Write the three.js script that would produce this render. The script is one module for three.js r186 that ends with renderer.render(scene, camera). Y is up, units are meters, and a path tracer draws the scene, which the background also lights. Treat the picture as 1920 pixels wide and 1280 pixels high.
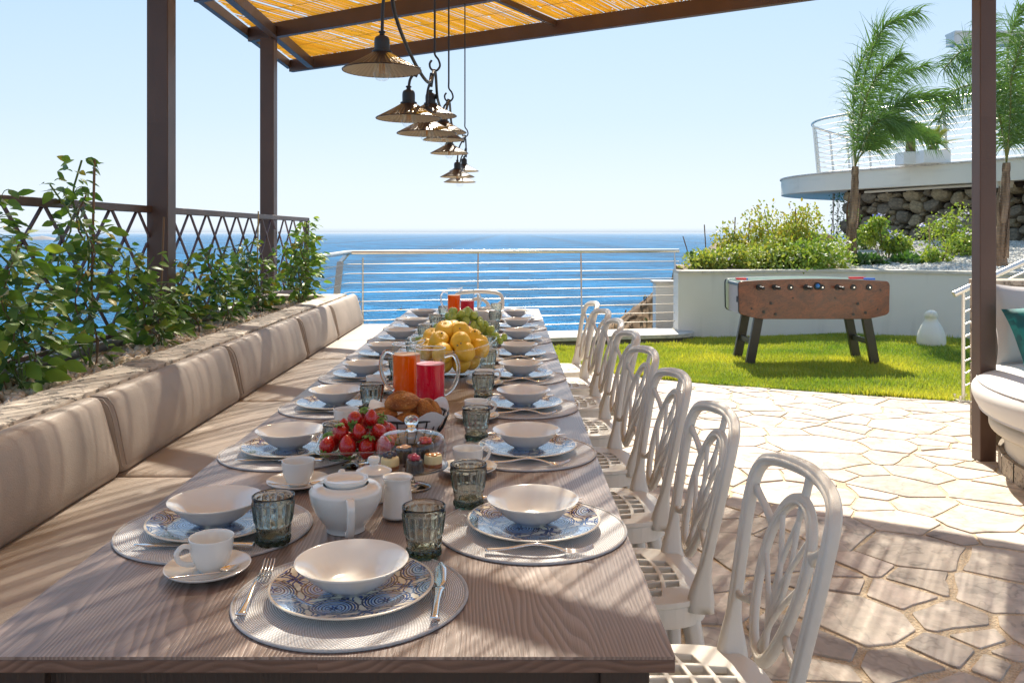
import * as THREE from 'three';
import { mergeGeometries, toCreasedNormals } from 'three/addons/utils/BufferGeometryUtils.js';
import { RoundedBoxGeometry } from 'three/addons/geometries/RoundedBoxGeometry.js';

// ---------------------------------------------------------------- camera, sky, sun, exposure
const scene = new THREE.Scene();
const EYE = 1.33, FOCAL = 1600;                     // eye height in metres, focal length in photograph pixels
const camera = new THREE.PerspectiveCamera(2 * Math.atan(640 / FOCAL) * 180 / Math.PI, 1.5, 0.05, 90000);
camera.position.set(0, EYE, 0);
camera.lookAt(0, EYE, -10);
camera.setViewOffset(1920, 1280, 6, 204, 1920, 1280);   // the lens is shifted, the camera is level
camera.updateProjectionMatrix();
const SUN = new THREE.Vector3(0.08, 1, -0.97).normalize();
function skyTexture() {
  const W = 1024, H = 512, d = new Float32Array(W * H * 4), mix = (a, b, t) => a + (b - a) * t;
  const stops = [[0, .485, .545, .60], [.05, .455, .53, .605], [.13, .365, .475, .60], [.27, .265, .40, .58], [.5, .18, .31, .51], [1, .12, .235, .42]];
  for (let j = 0; j < H; j++) {
    const el = ((j + .5) / H - .5) * Math.PI, y = Math.sin(el), yy = Math.abs(y);
    let k = 0; while (k < stops.length - 2 && yy > stops[k + 1][0]) k++;
    const a = stops[k], b = stops[k + 1], t = Math.min(1, (yy - a[0]) / (b[0] - a[0]));
    for (let i = 0; i < W; i++) {
      const az = ((i + .5) / W - .5) * 2 * Math.PI, x = Math.cos(az) * Math.cos(el), z = Math.sin(az) * Math.cos(el);
      const c = Math.max(-1, Math.min(1, x * SUN.x + y * SUN.y + z * SUN.z)), glow = .12 * Math.pow((1 + c) / 2, 4) + .4 * Math.pow((1 + c) / 2, 40);
      const o = (j * W + i) * 4, base = (y < 0 ? .55 : 1) * .88;
      d[o] = base * mix(a[1], b[1], t) + glow * .75 * (y > 0); d[o + 1] = base * mix(a[2], b[2], t) + glow * .7 * (y > 0); d[o + 2] = base * mix(a[3], b[3], t) + glow * .55 * (y > 0); d[o + 3] = 1;
    }
  }
  const t = new THREE.DataTexture(d, W, H, THREE.RGBAFormat, THREE.FloatType);
  t.mapping = THREE.EquirectangularReflectionMapping; t.magFilter = THREE.LinearFilter; t.needsUpdate = true;
  return t;
}
scene.background = skyTexture();
scene.environment = scene.background;
scene.fog = new THREE.FogExp2(new THREE.Color(.86, .93, 1), 3.2e-5);
const sun = new THREE.DirectionalLight(new THREE.Color(1, .92, .78), 5);
sun.position.copy(SUN).multiplyScalar(40); sun.castShadow = true; sun.shadow.mapSize.set(4096, 4096);
Object.assign(sun.shadow.camera, { left: -20, right: 20, top: 20, bottom: -20, near: 1, far: 120 });
scene.add(sun);
const renderer = new THREE.WebGLRenderer({ antialias: true });
renderer.toneMapping = THREE.LinearToneMapping; renderer.toneMappingExposure = 1.95; renderer.shadowMap.enabled = true;

// ---------------------------------------------------------------- helpers
const V = (x, y, z) => new THREE.Vector3(x, y, z);
const at = (px, py, D) => V((px - 954) / FOCAL * D, EYE - (py - 436) / FOCAL * D, -D);   // a pixel of the photograph and a depth in metres -> a place
const rng = (s) => () => { s = (s + 0x6d2b79f5) | 0; let t = Math.imul(s ^ (s >>> 15), 1 | s); t = (t + Math.imul(t ^ (t >>> 7), 61 | t)) ^ t; return ((t ^ (t >>> 14)) >>> 0) / 4294967296; };
const R = rng(7), rr = (a, b) => a + (b - a) * R(), clamp = THREE.MathUtils.clamp, smooth = THREE.MathUtils.smoothstep, lerp = THREE.MathUtils.lerp;
const TAU = Math.PI * 2;
const counts = new Map();
const numbered = (n) => { const c = counts.get(n) ?? 0; counts.set(n, c + 1); return c ? n + '_' + String(c).padStart(3, '0') : n; };
const ready = (m) => { m.castShadow = m.receiveShadow = true; return m; };
function tag(o, label, category, group) { if (label) o.userData.label = label; if (category) o.userData.category = category; if (group) o.userData.group = group; return o; }
function thing(name, label, category, pos = [0, 0, 0], turn = 0, group) {
  const o = new THREE.Group(); o.name = numbered(name); o.position.set(...(pos.isVector3 ? pos.toArray() : pos)); o.rotation.y = turn; scene.add(o);
  return tag(o, label, category, group);
}
function part(name, geo, mat, parent, label) { const m = ready(new THREE.Mesh(Array.isArray(geo) ? merge(geo) : geo, mat)); m.name = name; parent.add(m); if (label) m.userData.label = label; return m; }
function structure(name, geo, mat) { const m = part(name, geo, mat, scene); m.name = numbered(name); m.userData.kind = 'structure'; return m; }
function solo(name, geo, mat, label, category, group) { const m = part(name, geo, mat, scene); m.name = numbered(name); return tag(m, label, category, group); }
function copy(o, pos, turn, label) { const c = o.clone(); c.name = numbered(o.name.replace(/_\d{3}$/, '')); c.userData = { ...o.userData }; if (label) c.userData.label = label; c.position.set(...(pos.isVector3 ? pos.toArray() : pos)); if (turn !== undefined) c.rotation.y = turn; scene.add(c); return c; }
function instances(name, geo, mat, list, parent, colors) {
  const m = ready(new THREE.InstancedMesh(geo, mat, list.length)); list.forEach((x, i) => m.setMatrixAt(i, x)); if (colors) list.forEach((x, i) => m.setColorAt(i, colors(i)));
  m.name = name; m.userData.kind = 'stuff'; parent.add(m); return m;
}
const place = (x, y, z, rx = 0, ry = 0, rz = 0, sx = 1, sy = sx, sz = sx) => new THREE.Matrix4().compose(V(x, y, z), new THREE.Quaternion().setFromEuler(new THREE.Euler(rx, ry, rz)), V(sx, sy, sz));
function merge(list) { return mergeGeometries(list.map((g) => { g = g.index ? g.toNonIndexed() : g; for (const k of Object.keys(g.attributes)) if (!['position', 'normal', 'uv'].includes(k)) g.deleteAttribute(k); if (!g.attributes.uv) g.setAttribute('uv', new THREE.BufferAttribute(new Float32Array(g.attributes.position.count * 2), 2)); return g; })); }
function boxUV(g) {                                   // uv in metres, by the main axis of each face
  if (g.index) g = g.toNonIndexed();
  const p = g.attributes.position, n = g.attributes.normal, uv = new Float32Array(p.count * 2);
  for (let i = 0; i < p.count; i += 3) {
    let ax = 0, ay = 0, az = 0; for (let k = 0; k < 3; k++) { ax += n.getX(i + k); ay += n.getY(i + k); az += n.getZ(i + k); }
    ax = Math.abs(ax); ay = Math.abs(ay); az = Math.abs(az);
    for (let k = 0; k < 3; k++) { const x = p.getX(i + k), y = p.getY(i + k), z = p.getZ(i + k), o = (i + k) * 2;
      if (ay >= ax && ay >= az) { uv[o] = x; uv[o + 1] = z; } else if (ax >= az) { uv[o] = y; uv[o + 1] = z; } else { uv[o] = x; uv[o + 1] = y; } }
  }
  g.setAttribute('uv', new THREE.BufferAttribute(uv, 2)); return g;
}
const box = (w, h, d, x = 0, y = 0, z = 0, r = 0) => boxUV((r ? new RoundedBoxGeometry(w, h, d, 2, r) : new THREE.BoxGeometry(w, h, d)).translate(x, y, z));
function bar(a, b, w, h, r = 0) {                     // a bar of section w (across) x h (up) from a to b
  const d = b.clone().sub(a), L = d.length(), g = r ? new RoundedBoxGeometry(w, h, L, 2, r) : new THREE.BoxGeometry(w, h, L);
  const up = Math.abs(d.y) > .98 * L ? V(0, 0, 1) : V(0, 1, 0), m = new THREE.Matrix4().lookAt(V(0, 0, 0), d, up); m.setPosition(a.clone().add(b).multiplyScalar(.5));
  return boxUV(g.applyMatrix4(m));
}
const tube = (pts, r, seg = 24, rad = 8, closed = false) => new THREE.TubeGeometry(new THREE.CatmullRomCurve3(pts, closed, 'centripetal'), seg, r, rad, closed);
const rod = (a, b, r, rad = 8) => { const d = b.clone().sub(a), g = new THREE.CylinderGeometry(r, r, d.length(), rad); return g.applyQuaternion(new THREE.Quaternion().setFromUnitVectors(V(0, 1, 0), d.normalize())).translate((a.x + b.x) / 2, (a.y + b.y) / 2, (a.z + b.z) / 2); };
const lathe = (prof, seg = 48) => new THREE.LatheGeometry(prof.map(([x, y]) => new THREE.Vector2(x, y)), seg);
const spline = (pts, n) => new THREE.SplineCurve(pts.map(([x, y]) => new THREE.Vector2(x, y))).getPoints(n).map((p) => [Math.max(p.x, 1e-5), p.y]);
function surface(nu, nv, f, closeU = false) {         // grid surface of f(u, v) -> Vector3
  const pos = [], uv = [], idx = [];
  for (let j = 0; j <= nv; j++) for (let i = 0; i <= nu; i++) { const p = f(i / nu, j / nv); pos.push(p.x, p.y, p.z); uv.push(p.u ?? i / nu, p.v ?? j / nv); }
  for (let j = 0; j < nv; j++) for (let i = 0; i < nu; i++) { const a = j * (nu + 1) + i; idx.push(a, a + nu + 2, a + 1, a, a + nu + 1, a + nu + 2); }
  const g = new THREE.BufferGeometry(); g.setAttribute('position', new THREE.Float32BufferAttribute(pos, 3)); g.setAttribute('uv', new THREE.Float32BufferAttribute(uv, 2)); g.setIndex(idx); g.computeVertexNormals();
  if (closeU) { const n = g.attributes.normal; for (let j = 0; j <= nv; j++) { const a = j * (nu + 1), b = a + nu, v = V(n.getX(a) + n.getX(b), n.getY(a) + n.getY(b), n.getZ(a) + n.getZ(b)).normalize(); n.setXYZ(a, v.x, v.y, v.z); n.setXYZ(b, v.x, v.y, v.z); } }
  return g;
}
function sweep(pts, w, d, depth = V(1, 0, 0), n = 24, closed = false, rad = 8, pow = .7) {   // a band of section w x d (numbers or functions of t) along a smooth path; d lies along `depth`
  const c = new THREE.CatmullRomCurve3(pts, closed, 'centripetal'), W = typeof w === 'function' ? w : () => w, D = typeof d === 'function' ? d : () => d, pos = [], idx = [], uv = [];
  for (let i = 0; i <= n; i++) {
    const t = i / n, p = c.getPoint(t), tan = c.getTangent(t), side = tan.clone().cross(depth).normalize(), dep = side.clone().cross(tan).normalize();
    for (let k = 0; k < rad; k++) { const a = (k + .5) / rad * TAU, ca = Math.cos(a), sa = Math.sin(a), x = Math.sign(ca) * Math.pow(Math.abs(ca), pow) * W(t) / 2, y = Math.sign(sa) * Math.pow(Math.abs(sa), pow) * D(t) / 2;
      pos.push(p.x + side.x * x + dep.x * y, p.y + side.y * x + dep.y * y, p.z + side.z * x + dep.z * y); uv.push(k / rad, t); }
  }
  for (let i = 0; i < n; i++) for (let k = 0; k < rad; k++) { const a = i * rad + k, b = i * rad + (k + 1) % rad; idx.push(a, b + rad, b, a, a + rad, b + rad); }
  if (!closed) for (let k = 1; k < rad - 1; k++) { idx.push(0, k, k + 1); const e = n * rad; idx.push(e, e + k + 1, e + k); }
  const g = new THREE.BufferGeometry(); g.setAttribute('position', new THREE.Float32BufferAttribute(pos, 3)); g.setAttribute('uv', new THREE.Float32BufferAttribute(uv, 2)); g.setIndex(idx); g.computeVertexNormals();
  return g;
}
// value noise that repeats after `per` cells
const HASH = new Float32Array(65536); { const q = rng(99); for (let i = 0; i < 65536; i++) HASH[i] = q(); }
function vn(x, y, per = 256) {
  const ix = Math.floor(x), iy = Math.floor(y), fx = x - ix, fy = y - iy, u = fx * fx * (3 - 2 * fx), v = fy * fy * (3 - 2 * fy), m = (a) => ((a % per) + per) % per;
  const h = (a, b) => HASH[(m(a) * 197 + m(b) * 8191 + per * 31) & 65535];
  return lerp(lerp(h(ix, iy), h(ix + 1, iy), u), lerp(h(ix, iy + 1), h(ix + 1, iy + 1), u), v);
}
function fbm(x, y, oct = 4, per = 256) { let s = 0, a = .5, n = 0; for (let o = 0; o < oct; o++) { s += a * vn(x, y, per); n += a; a *= .5; x = x * 2 + 0; y = y * 2; per *= 2; } return s / n; }
function texture(w, h, f, srgb = true, rep = [1, 1]) {   // f(u, v) -> [r, g, b] or a grey, 0..1 (sRGB values when srgb)
  const d = new Uint8Array(w * h * 4);
  for (let j = 0; j < h; j++) for (let i = 0; i < w; i++) { let c = f(i / w, j / h); if (typeof c === 'number') c = [c, c, c]; const o = (j * w + i) * 4; for (let k = 0; k < 3; k++) d[o + k] = clamp(c[k], 0, 1) * 255; d[o + 3] = 255; }
  const t = new THREE.DataTexture(d, w, h); t.wrapS = t.wrapT = THREE.RepeatWrapping; t.magFilter = THREE.LinearFilter; t.repeat.set(...rep); if (srgb) t.colorSpace = THREE.SRGBColorSpace; t.needsUpdate = true; return t;
}
const re = (t, x, y) => { const c = t.clone(); c.repeat.set(x, y); c.needsUpdate = true; return c; };
const lin = (r, g, b) => new THREE.Color().setRGB(r, g, b);
const std = (color, roughness = .6, o = {}) => new THREE.MeshPhysicalMaterial({ color: Array.isArray(color) ? lin(...color) : color, roughness, side: THREE.DoubleSide, ...o });
const mixc = (a, b, t) => [lerp(a[0], b[0], t), lerp(a[1], b[1], t), lerp(a[2], b[2], t)];

// ---------------------------------------------------------------- textures and materials
const T = {};
T.cloud = texture(512, 512, (u, v) => .75 + .5 * (fbm(u * 6, v * 6, 5, 6) - .5), false);
T.grain = texture(512, 512, (u, v) => .5 + .9 * (fbm(u * 40, v * 40, 3, 40) - .5), false);
T.fine = texture(256, 256, (u, v) => .5 + .8 * (vn(u * 128, v * 128, 128) - .5) + .3 * (vn(u * 32, v * 32, 32) - .5), false);
{ // ash veneer: contour lines of a stretched noise field make straight grain and cathedral arches
  const field = (u, v) => 11 * u + 5.2 * fbm(u * 3, v * 1, 2, 3) + 1.0 * fbm(u * 9 + 3, v * 4, 2, 9);
  const line = (u, v) => { const h = field(u, v) * 6.2, f = h - Math.floor(h), band = vn(u * 7, v * 2, 7); return smooth(f, .05, .75) * (1 - smooth(f, .86, 1)) * (.55 + .6 * band); };
  const pore = (u, v) => vn(u * 420, v * 22, 420);
  T.wood = texture(1024, 1536, (u, v) => { const l = line(u, v), p = pore(u, v), b = fbm(u * 4, v * 2, 3, 4); const c = mixc([.45, .365, .325], [.66, .57, .52], l * .62 + .10 + .14 * b); const k = .92 + .16 * b - .14 * (p > .62 ? p - .4 : 0); return [c[0] * k, c[1] * k, c[2] * k]; });
  T.woodBump = texture(1024, 1024, (u, v) => .3 + .5 * line(u, v) - .35 * (pore(u, v) > .6 ? 1 : 0), false);
}
T.burl = texture(1024, 512, (u, v) => { const w = fbm(u * 6, v * 3, 4, 6), q = fbm(u * 10 + w * 5, v * 6 + w * 5, 5, 64), l = Math.abs(Math.sin(q * 26)), e = fbm(u * 30, v * 15, 3, 64); return mixc([.17, .075, .035], [.62, .35, .19], clamp(.15 + .5 * q + .3 * l - .25 * (e > .62 ? 1 : 0) * (e - .3), 0, 1)); });
T.stone = texture(512, 512, (u, v) => { const b = fbm(u * 5, v * 5, 5, 5), s = fbm(u * 12 + b * 3, v * 30 + b * 6, 4, 64), vein = 1 - smooth(Math.abs(fbm(u * 4 + 9, v * 7, 4, 64) - .5), 0, .03); const st = smooth(fbm(u * 9 + 30, v * 9, 4, 64), .52, .68); const k = .76 + .55 * (b - .4) + .34 * (s - .5) - .16 * vein - .12 * st; return [k * 1.0, k * (.96 - .03 * s), k * (.92 - .06 * b)]; }, false);
T.travertine = texture(512, 512, (u, v) => { const b = fbm(u * 8, v * 8, 5, 8), h = fbm(u * 22, v * 22, 3, 22), k = .62 + .5 * (b - .5) - .35 * smooth(h, .6, .72); return [k * 1.05, k * .93, k * .78]; }, false);
T.travBump = texture(512, 512, (u, v) => fbm(u * 8, v * 8, 5, 8) - .5 * smooth(fbm(u * 22, v * 22, 3, 22), .58, .72) + .15, false);
T.sand = texture(512, 512, (u, v) => { const b = fbm(u * 8, v * 8, 4, 8), s = vn(u * 150, v * 150, 150), k = .70 + .35 * (b - .5) + .30 * (s - .5) - (s > .86 ? .28 : 0); return [k, k * .87, k * .70]; }, false);
T.sandBump = texture(512, 512, (u, v) => .5 * fbm(u * 20, v * 20, 3, 20) + .5 * vn(u * 150, v * 150, 150), false);
T.plaster = texture(512, 512, (u, v) => .5 + .5 * (fbm(u * 16, v * 16, 5, 16) - .5), false);
T.wall = texture(512, 512, (u, v) => { const k = .9 + .13 * (fbm(u * 4, v * 4, 4, 4) - .5) - .07 * smooth(fbm(u * 22, v * 2, 3, 22), .62, .8); return [k, k, k]; }, false);
T.metalStain = texture(256, 512, (u, v) => { const k = .82 + .3 * (fbm(u * 5, v * 3, 4, 5) - .5); return [k, k, k]; }, false);
T.weave = texture(64, 64, (u, v) => { const row = v < .5 ? 0 : .5, x = (u + row) % 1, y = (v * 2) % 1, e = Math.pow((x - .5) / .44, 2) + Math.pow((y - .5) / .36, 2), k = clamp(1.25 - e, 0, 1); return mixc([.70, .69, .69], [1, 1, 1], smooth(k, 0, .5)); });
T.weaveBump = texture(64, 64, (u, v) => { const row = v < .5 ? 0 : .5, x = (u + row) % 1, y = (v * 2) % 1; return clamp(1.15 - Math.pow((x - .5) / .44, 2) - Math.pow((y - .5) / .36, 2), 0, 1); }, false);
T.crust = texture(256, 256, (u, v) => { const b = fbm(u * 8, v * 8, 4, 8), s = vn(u * 90, v * 90, 90); return mixc(mixc([.44, .21, .06], [.82, .54, .20], b * 1.1), [.95, .82, .55], s > .84 ? .6 : 0); });
T.bark = texture(256, 512, (u, v) => { const f = fbm(u * 20, v * 5, 4, 20), r = Math.abs(Math.sin(v * 60 + 3 * fbm(u * 4, v * 4, 2, 4))); return mixc([.36, .28, .22], [.76, .66, .56], clamp(f * 1.2 - .1 + .07 * r, 0, 1)); });
T.barkBump = texture(256, 512, (u, v) => fbm(u * 24, v * 5, 4, 24) * .7 + .3 * Math.abs(Math.sin(v * 60)), false);
T.boulder = texture(256, 256, (u, v) => { const b = fbm(u * 5, v * 5, 5, 5), c = smooth(Math.abs(fbm(u * 6 + 5, v * 6, 3, 64) - .5), 0, .02); const k = (.45 + .7 * (b - .35)) * (.75 + .25 * c); return [k * 1.03, k * .95, k * .80]; }, false);
T.dry = texture(512, 512, (u, v) => { const b = fbm(u * 12, v * 12, 5, 12), s = vn(u * 90, v * 60, 90); return mixc([.30, .21, .13], [.74, .60, .42], clamp(b * .8 + .5 * (s - .4), 0, 1)); });
T.turf = texture(512, 512, (u, v) => { const b = fbm(u * 7, v * 7, 4, 7), s = vn(u * 200, v * 200, 200); return mixc([.25, .36, .08], [.50, .60, .17], clamp(b * .8 + .6 * (s - .4), 0, 1)); });
T.teal = texture(128, 128, (u, v) => { const s = fbm(u * 30, v * 30, 2, 30); return mixc([.0, .33, .35], [.06, .50, .49], smooth(s, .3, .75)); });
T.reed = texture(64, 512, (u, v) => { const k = .82 + .3 * (fbm(u * 6, v * 8, 3, 6) - .5) - .35 * (vn(3.3, v * 40, 40) > .9 ? 1 : 0); return [k, k, k]; }, false);
T.seed = texture(128, 128, (u, v) => { const x = (u * 9 + (Math.floor(v * 9) % 2) * .5) % 1 - .5, y = (v * 9) % 1 - .5; return smooth(Math.hypot(x * 1.4, y), .12, .3); }, false);
T.strawberry = texture(128, 128, (u, v) => { const x = (u * 9 + (Math.floor(v * 9) % 2) * .5) % 1 - .5, y = (v * 9) % 1 - .5, s = 1 - smooth(Math.hypot(x * 1.6, y), .08, .17); return mixc([.78 - .1 * v, .035, .045], [.92, .62, .25], s * .85); });
function plateTexture() {
  const S = 1024, c = document.createElement('canvas'); c.width = c.height = S; const g = c.getContext('2d'), q = rng(5);
  g.fillStyle = '#efe6d0'; g.fillRect(0, 0, S, S); g.lineCap = g.lineJoin = 'round';
  const ring = (x, y, r, w, col, a = 0, b = TAU) => { g.strokeStyle = col; g.lineWidth = w; g.beginPath(); g.arc(x, y, r, a, b); g.stroke(); };
  const dark = '#101c52', mid = '#1f4796', soft = '#5f90cc', t = S / 4.6;
  for (let i = -1; i <= 6; i++) for (let j = -1; j <= 6; j++) {
    const x = i * t, y = j * t, odd = (i + j) & 1;
    if (odd) { g.fillStyle = '#b9d0e6'; g.beginPath(); g.arc(x, y, t * .5, 0, TAU); g.fill(); for (const [r, w, k] of [[.64, 11, dark], [.56, 11, mid], [.48, 10, dark], [.40, 8, mid], [.31, 9, dark], [.22, 7, mid]]) ring(x, y, r * t, w, k); for (let a = 0; a < 8; a++) { g.save(); g.translate(x, y); g.rotate(a * TAU / 8); g.fillStyle = a % 2 ? mid : dark; g.beginPath(); g.ellipse(0, t * .11, t * .03, t * .09, 0, 0, TAU); g.fill(); g.restore(); } }
    else { for (let a = 0; a < 4; a++) { g.save(); g.translate(x, y); g.rotate(a * TAU / 4 + .39); g.strokeStyle = dark; g.lineWidth = 13; g.beginPath(); g.moveTo(0, 8); g.bezierCurveTo(t * .28, t * .05, t * .02, t * .3, t * .2, t * .34); g.bezierCurveTo(t * .34, t * .36, t * .34, t * .2, t * .24, t * .22); g.stroke(); g.lineWidth = 10; g.strokeStyle = mid; g.beginPath(); g.moveTo(4, 0); g.bezierCurveTo(-t * .1, t * .1, t * .1, t * .24, -t * .05, t * .4); g.stroke(); g.fillStyle = mid; g.beginPath(); g.ellipse(t * .13, t * .17, 13, 25, -.7, 0, TAU); g.fill(); g.restore(); } ring(x, y, t * .1, 6, dark); ring(x, y, t * .05, 7, mid); }
  }
  g.strokeStyle = dark; g.lineWidth = 5; for (let i = 0; i <= 4; i++) { g.beginPath(); g.moveTo(i * t + t / 2, 0); g.lineTo(i * t + t / 2, S); g.moveTo(0, i * t + t / 2); g.lineTo(S, i * t + t / 2); g.stroke(); }
  for (let a = 0; a < 46; a++) { const th = a / 46 * TAU + q() * .06; ring(S / 2, S / 2, S * .487, 16, a % 3 ? mid : dark, th, th + .05 + q() * .05); }
  const tx = new THREE.CanvasTexture(c); tx.colorSpace = THREE.SRGBColorSpace; return tx;
}
const M = {
  brownSteel: std([.125, .072, .052], .42, { map: T.metalStain, metalness: .15, bumpMap: T.fine, bumpScale: .0003 }),
  latticeSteel: std([.10, .055, .06], .5),
  reed: std([.95, .52, .045], .95, { map: re(T.reed, 1, 1), transmission: .25, thickness: 0, specularIntensity: .2 }),
  steel: std([.66, .63, .57], .27, { metalness: .95, bumpMap: T.fine, bumpScale: .0002 }),
  wire: std([.50, .45, .38], .35, { metalness: .85 }),
  white: std([.80, .775, .715], .62, { map: re(T.wall, .5, .5), bumpMap: re(T.plaster, 1, 1), bumpScale: .002 }),
  mortar: std([.80, .74, .645], .95, { map: re(T.sand, 1.2, 1.2), bumpMap: re(T.sandBump, 1.2, 1.2), bumpScale: .008 }),
  cap: std([.72, .70, .68], .75, { map: re(T.travertine, 1.6, 1.6), bumpMap: re(T.travBump, 1.6, 1.6), bumpScale: .009 }),
  kerb: std([.74, .72, .68], .8, { map: re(T.stone, 1, 1), bumpMap: re(T.plaster, 2, 2), bumpScale: .006 }),
  leatherette: std([.49, .40, .325], .52, { bumpMap: re(T.fine, 3, 3), bumpScale: .0005, map: re(T.cloud, .7, .7), sheen: .2 }),
  seam: std([.33, .265, .215], .6),
  table: std([.90, .925, .93], .34, { map: re(T.wood, 1.7, .75), bumpMap: re(T.woodBump, 1.7, .75), bumpScale: .0005, clearcoat: .35, clearcoatRoughness: .25 }),
  tableEdge: std([.62, .50, .42], .5, { map: re(T.wood, .5, 2), bumpMap: re(T.woodBump, .5, 2), bumpScale: .0006 }),
  darkWood: std([.045, .027, .020], .5, { bumpMap: re(T.woodBump, 1, 1), bumpScale: .0006 }),
  chair: std([.76, .715, .635], .33, { bumpMap: re(T.fine, 6, 6), bumpScale: .0003, clearcoat: .15, clearcoatRoughness: .35 }),
  mat: std([.96, .96, .965], .42, { map: T.weave, bumpMap: T.weaveBump, bumpScale: .0012, metalness: .1 }),
  ceramic: std([.84, .80, .725], .14, { clearcoat: .6, clearcoatRoughness: .04 }),
  bowl: std([.84, .805, .74], .16, { clearcoat: .5, clearcoatRoughness: .05 }),
  plate: std([.95, .94, .93], .17, { map: plateTexture(), clearcoat: .6, clearcoatRoughness: .05 }),
  plateBack: std([.74, .66, .54], .25),
  cutlery: std([.82, .80, .78], .13, { metalness: 1 }),
  tumbler: std([.97, .99, .98], .02, { transmission: 1, thickness: .01, ior: 1.5, attenuationColor: lin(.36, .46, .40), attenuationDistance: .022 }),
  glass: std([.97, .985, .985], .01, { transmission: 1, thickness: 0, ior: 1.55 }),
  solidGlass: std([.97, .985, .98], .01, { transmission: 1, thickness: .01, ior: 1.5 }),
  orange: std([.98, .22, .001], 1, { transmission: .45, thickness: 0, specularIntensity: .1 }),
  red: std([.78, .004, .045], 1, { transmission: .45, thickness: 0, specularIntensity: .1 }),
  foam: std([.9, .62, .45], .8), redFoam: std([.85, .40, .48], .8),
  lemon: std([.93, .54, .035], .38, { bumpMap: re(T.grain, 2, 2), bumpScale: .0012 }),
  grape: std([.50, .60, .10], .6, { transmission: .35, thickness: 0, clearcoat: .7, clearcoatRoughness: .12 }),
  stalk: std([.26, .20, .08], .8),
  strawberry: std([.95, .95, .95], .28, { map: T.strawberry, bumpMap: T.seed, bumpScale: .0012, clearcoat: .5, clearcoatRoughness: .1 }),
  calyx: std([.16, .30, .05], .8, { transmission: .25, thickness: 0 }),
  bread: std([.85, .80, .78], .7, { map: re(T.crust, 1, 1), bumpMap: T.grain, bumpScale: .002 }),
  crumb: std([.86, .66, .33], .85, { map: T.crust }),
  napkin: std([.80, .79, .78], .9, { bumpMap: re(T.fine, 2, 2), bumpScale: .001 }),
  blackWire: std([.02, .02, .022], .4),
  black: std([.018, .018, .019], .38, { bumpMap: T.fine, bumpScale: .0003 }),
  cable: std([.022, .026, .032], .5),
  shade: std([.038, .024, .018], .33, { specularIntensity: .5, clearcoat: .15, clearcoatRoughness: .2 }),
  shadeIn: std([.50, .44, .33], .55),
  amber: std([.85, .45, .08], .4, { transmission: .4, thickness: 0 }),
  cheese: std([.90, .70, .34], .6), choc: std([.03, .015, .012], .25, { clearcoat: .5 }), berry: std([.52, .02, .06], .3, { clearcoat: .4 }), blueberry: std([.035, .03, .07], .4),
  glaze: std([.72, .28, .05], .2, { clearcoat: .6 }),
  burl: std([.95, .82, .72], .32, { map: re(T.burl, .66, 2.2), clearcoat: .35, clearcoatRoughness: .15 }),
  legBlack: std([.030, .028, .027], .4), edgeBlack: std([.03, .03, .032], .4), cream: std([.70, .62, .44], .5), greyPanel: std([.42, .37, .40], .45),
  pitch: std([.55, .70, .63], .35), chrome: std([.8, .8, .82], .12, { metalness: 1 }), blue: std([.02, .12, .50], .35), redPaint: std([.55, .02, .03], .35),
  lampWhite: std([.86, .83, .76], .5, { transmission: .2, thickness: 0 }),
  sofa: std([.70, .68, .655], .6, { bumpMap: re(T.fine, 3, 3), bumpScale: .0005 }), greyCushion: std([.50, .47, .46], .7, { bumpMap: re(T.fine, 4, 4), bumpScale: .0006 }),
  teal: std([.9, .9, .9], .55, { map: re(T.teal, 1, 1), sheen: .6, sheenColor: lin(.1, .5, .5) }),
  stucco: std([.72, .66, .56], .8, { map: re(T.wall, 1, 1), bumpMap: re(T.plaster, 2, 2), bumpScale: .003 }),
  tile: std([.62, .58, .53], .7, { map: re(T.travertine, 3, 3), bumpMap: re(T.travBump, 3, 3), bumpScale: .004 }),
  slab: std([.82, .76, .64], .75, { map: re(T.wall, .4, .4), bumpMap: re(T.plaster, .6, .6), bumpScale: .004 }),
  soil: std([.40, .36, .32], .95, { map: re(T.sand, 1, 1), bumpMap: re(T.sandBump, 1, 1), bumpScale: .02 }),
  dry: std([.62, .58, .52], .95, { map: re(T.dry, .35, .35), bumpMap: re(T.sandBump, .5, .5), bumpScale: .1 }),
  turf: std([.55, .62, .45], .95, { map: re(T.turf, .8, .8) }),
  bark: std([.92, .84, .76], .9, { map: re(T.bark, 1, 1), bumpMap: T.barkBump, bumpScale: .02 }),
  stem: std([.20, .12, .07], .8), greenStem: std([.13, .20, .05], .7), bamboo: std([.42, .30, .14], .7),
  pot: std([.80, .78, .75], .5), joint: std([.10, .09, .075], .95, { map: re(T.dry, 1, 1) }),
  petal: std([.16, .24, .80], .7, { transmission: .3, thickness: 0 }), palePetal: std([.62, .60, .85], .7, { transmission: .3, thickness: 0 }), whitePetal: std([.85, .84, .72], .7, { transmission: .3, thickness: 0 }),
  hull: std([.05, .05, .07], .5),
};
const leafMat = (c, t = .42, coat = .12) => std(c, .85, { transmission: t, thickness: 0, clearcoat: coat, clearcoatRoughness: .3 });
M.leaves = [leafMat([.095, .21, .018], .42, .3), leafMat([.17, .31, .020], .42, .3), leafMat([.32, .43, .028], .45, .2), leafMat([.055, .14, .022], .38, .3)];
M.shrub = [leafMat([.36, .44, .045]), leafMat([.48, .47, .05]), leafMat([.19, .28, .03])];
M.yellowing = leafMat([.42, .34, .03]);
M.palm = leafMat([.12, .23, .035], .42, .12); M.frondStem = std([.20, .22, .06], .6); M.cycad = leafMat([.25, .28, .04], .3, .2);
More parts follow.
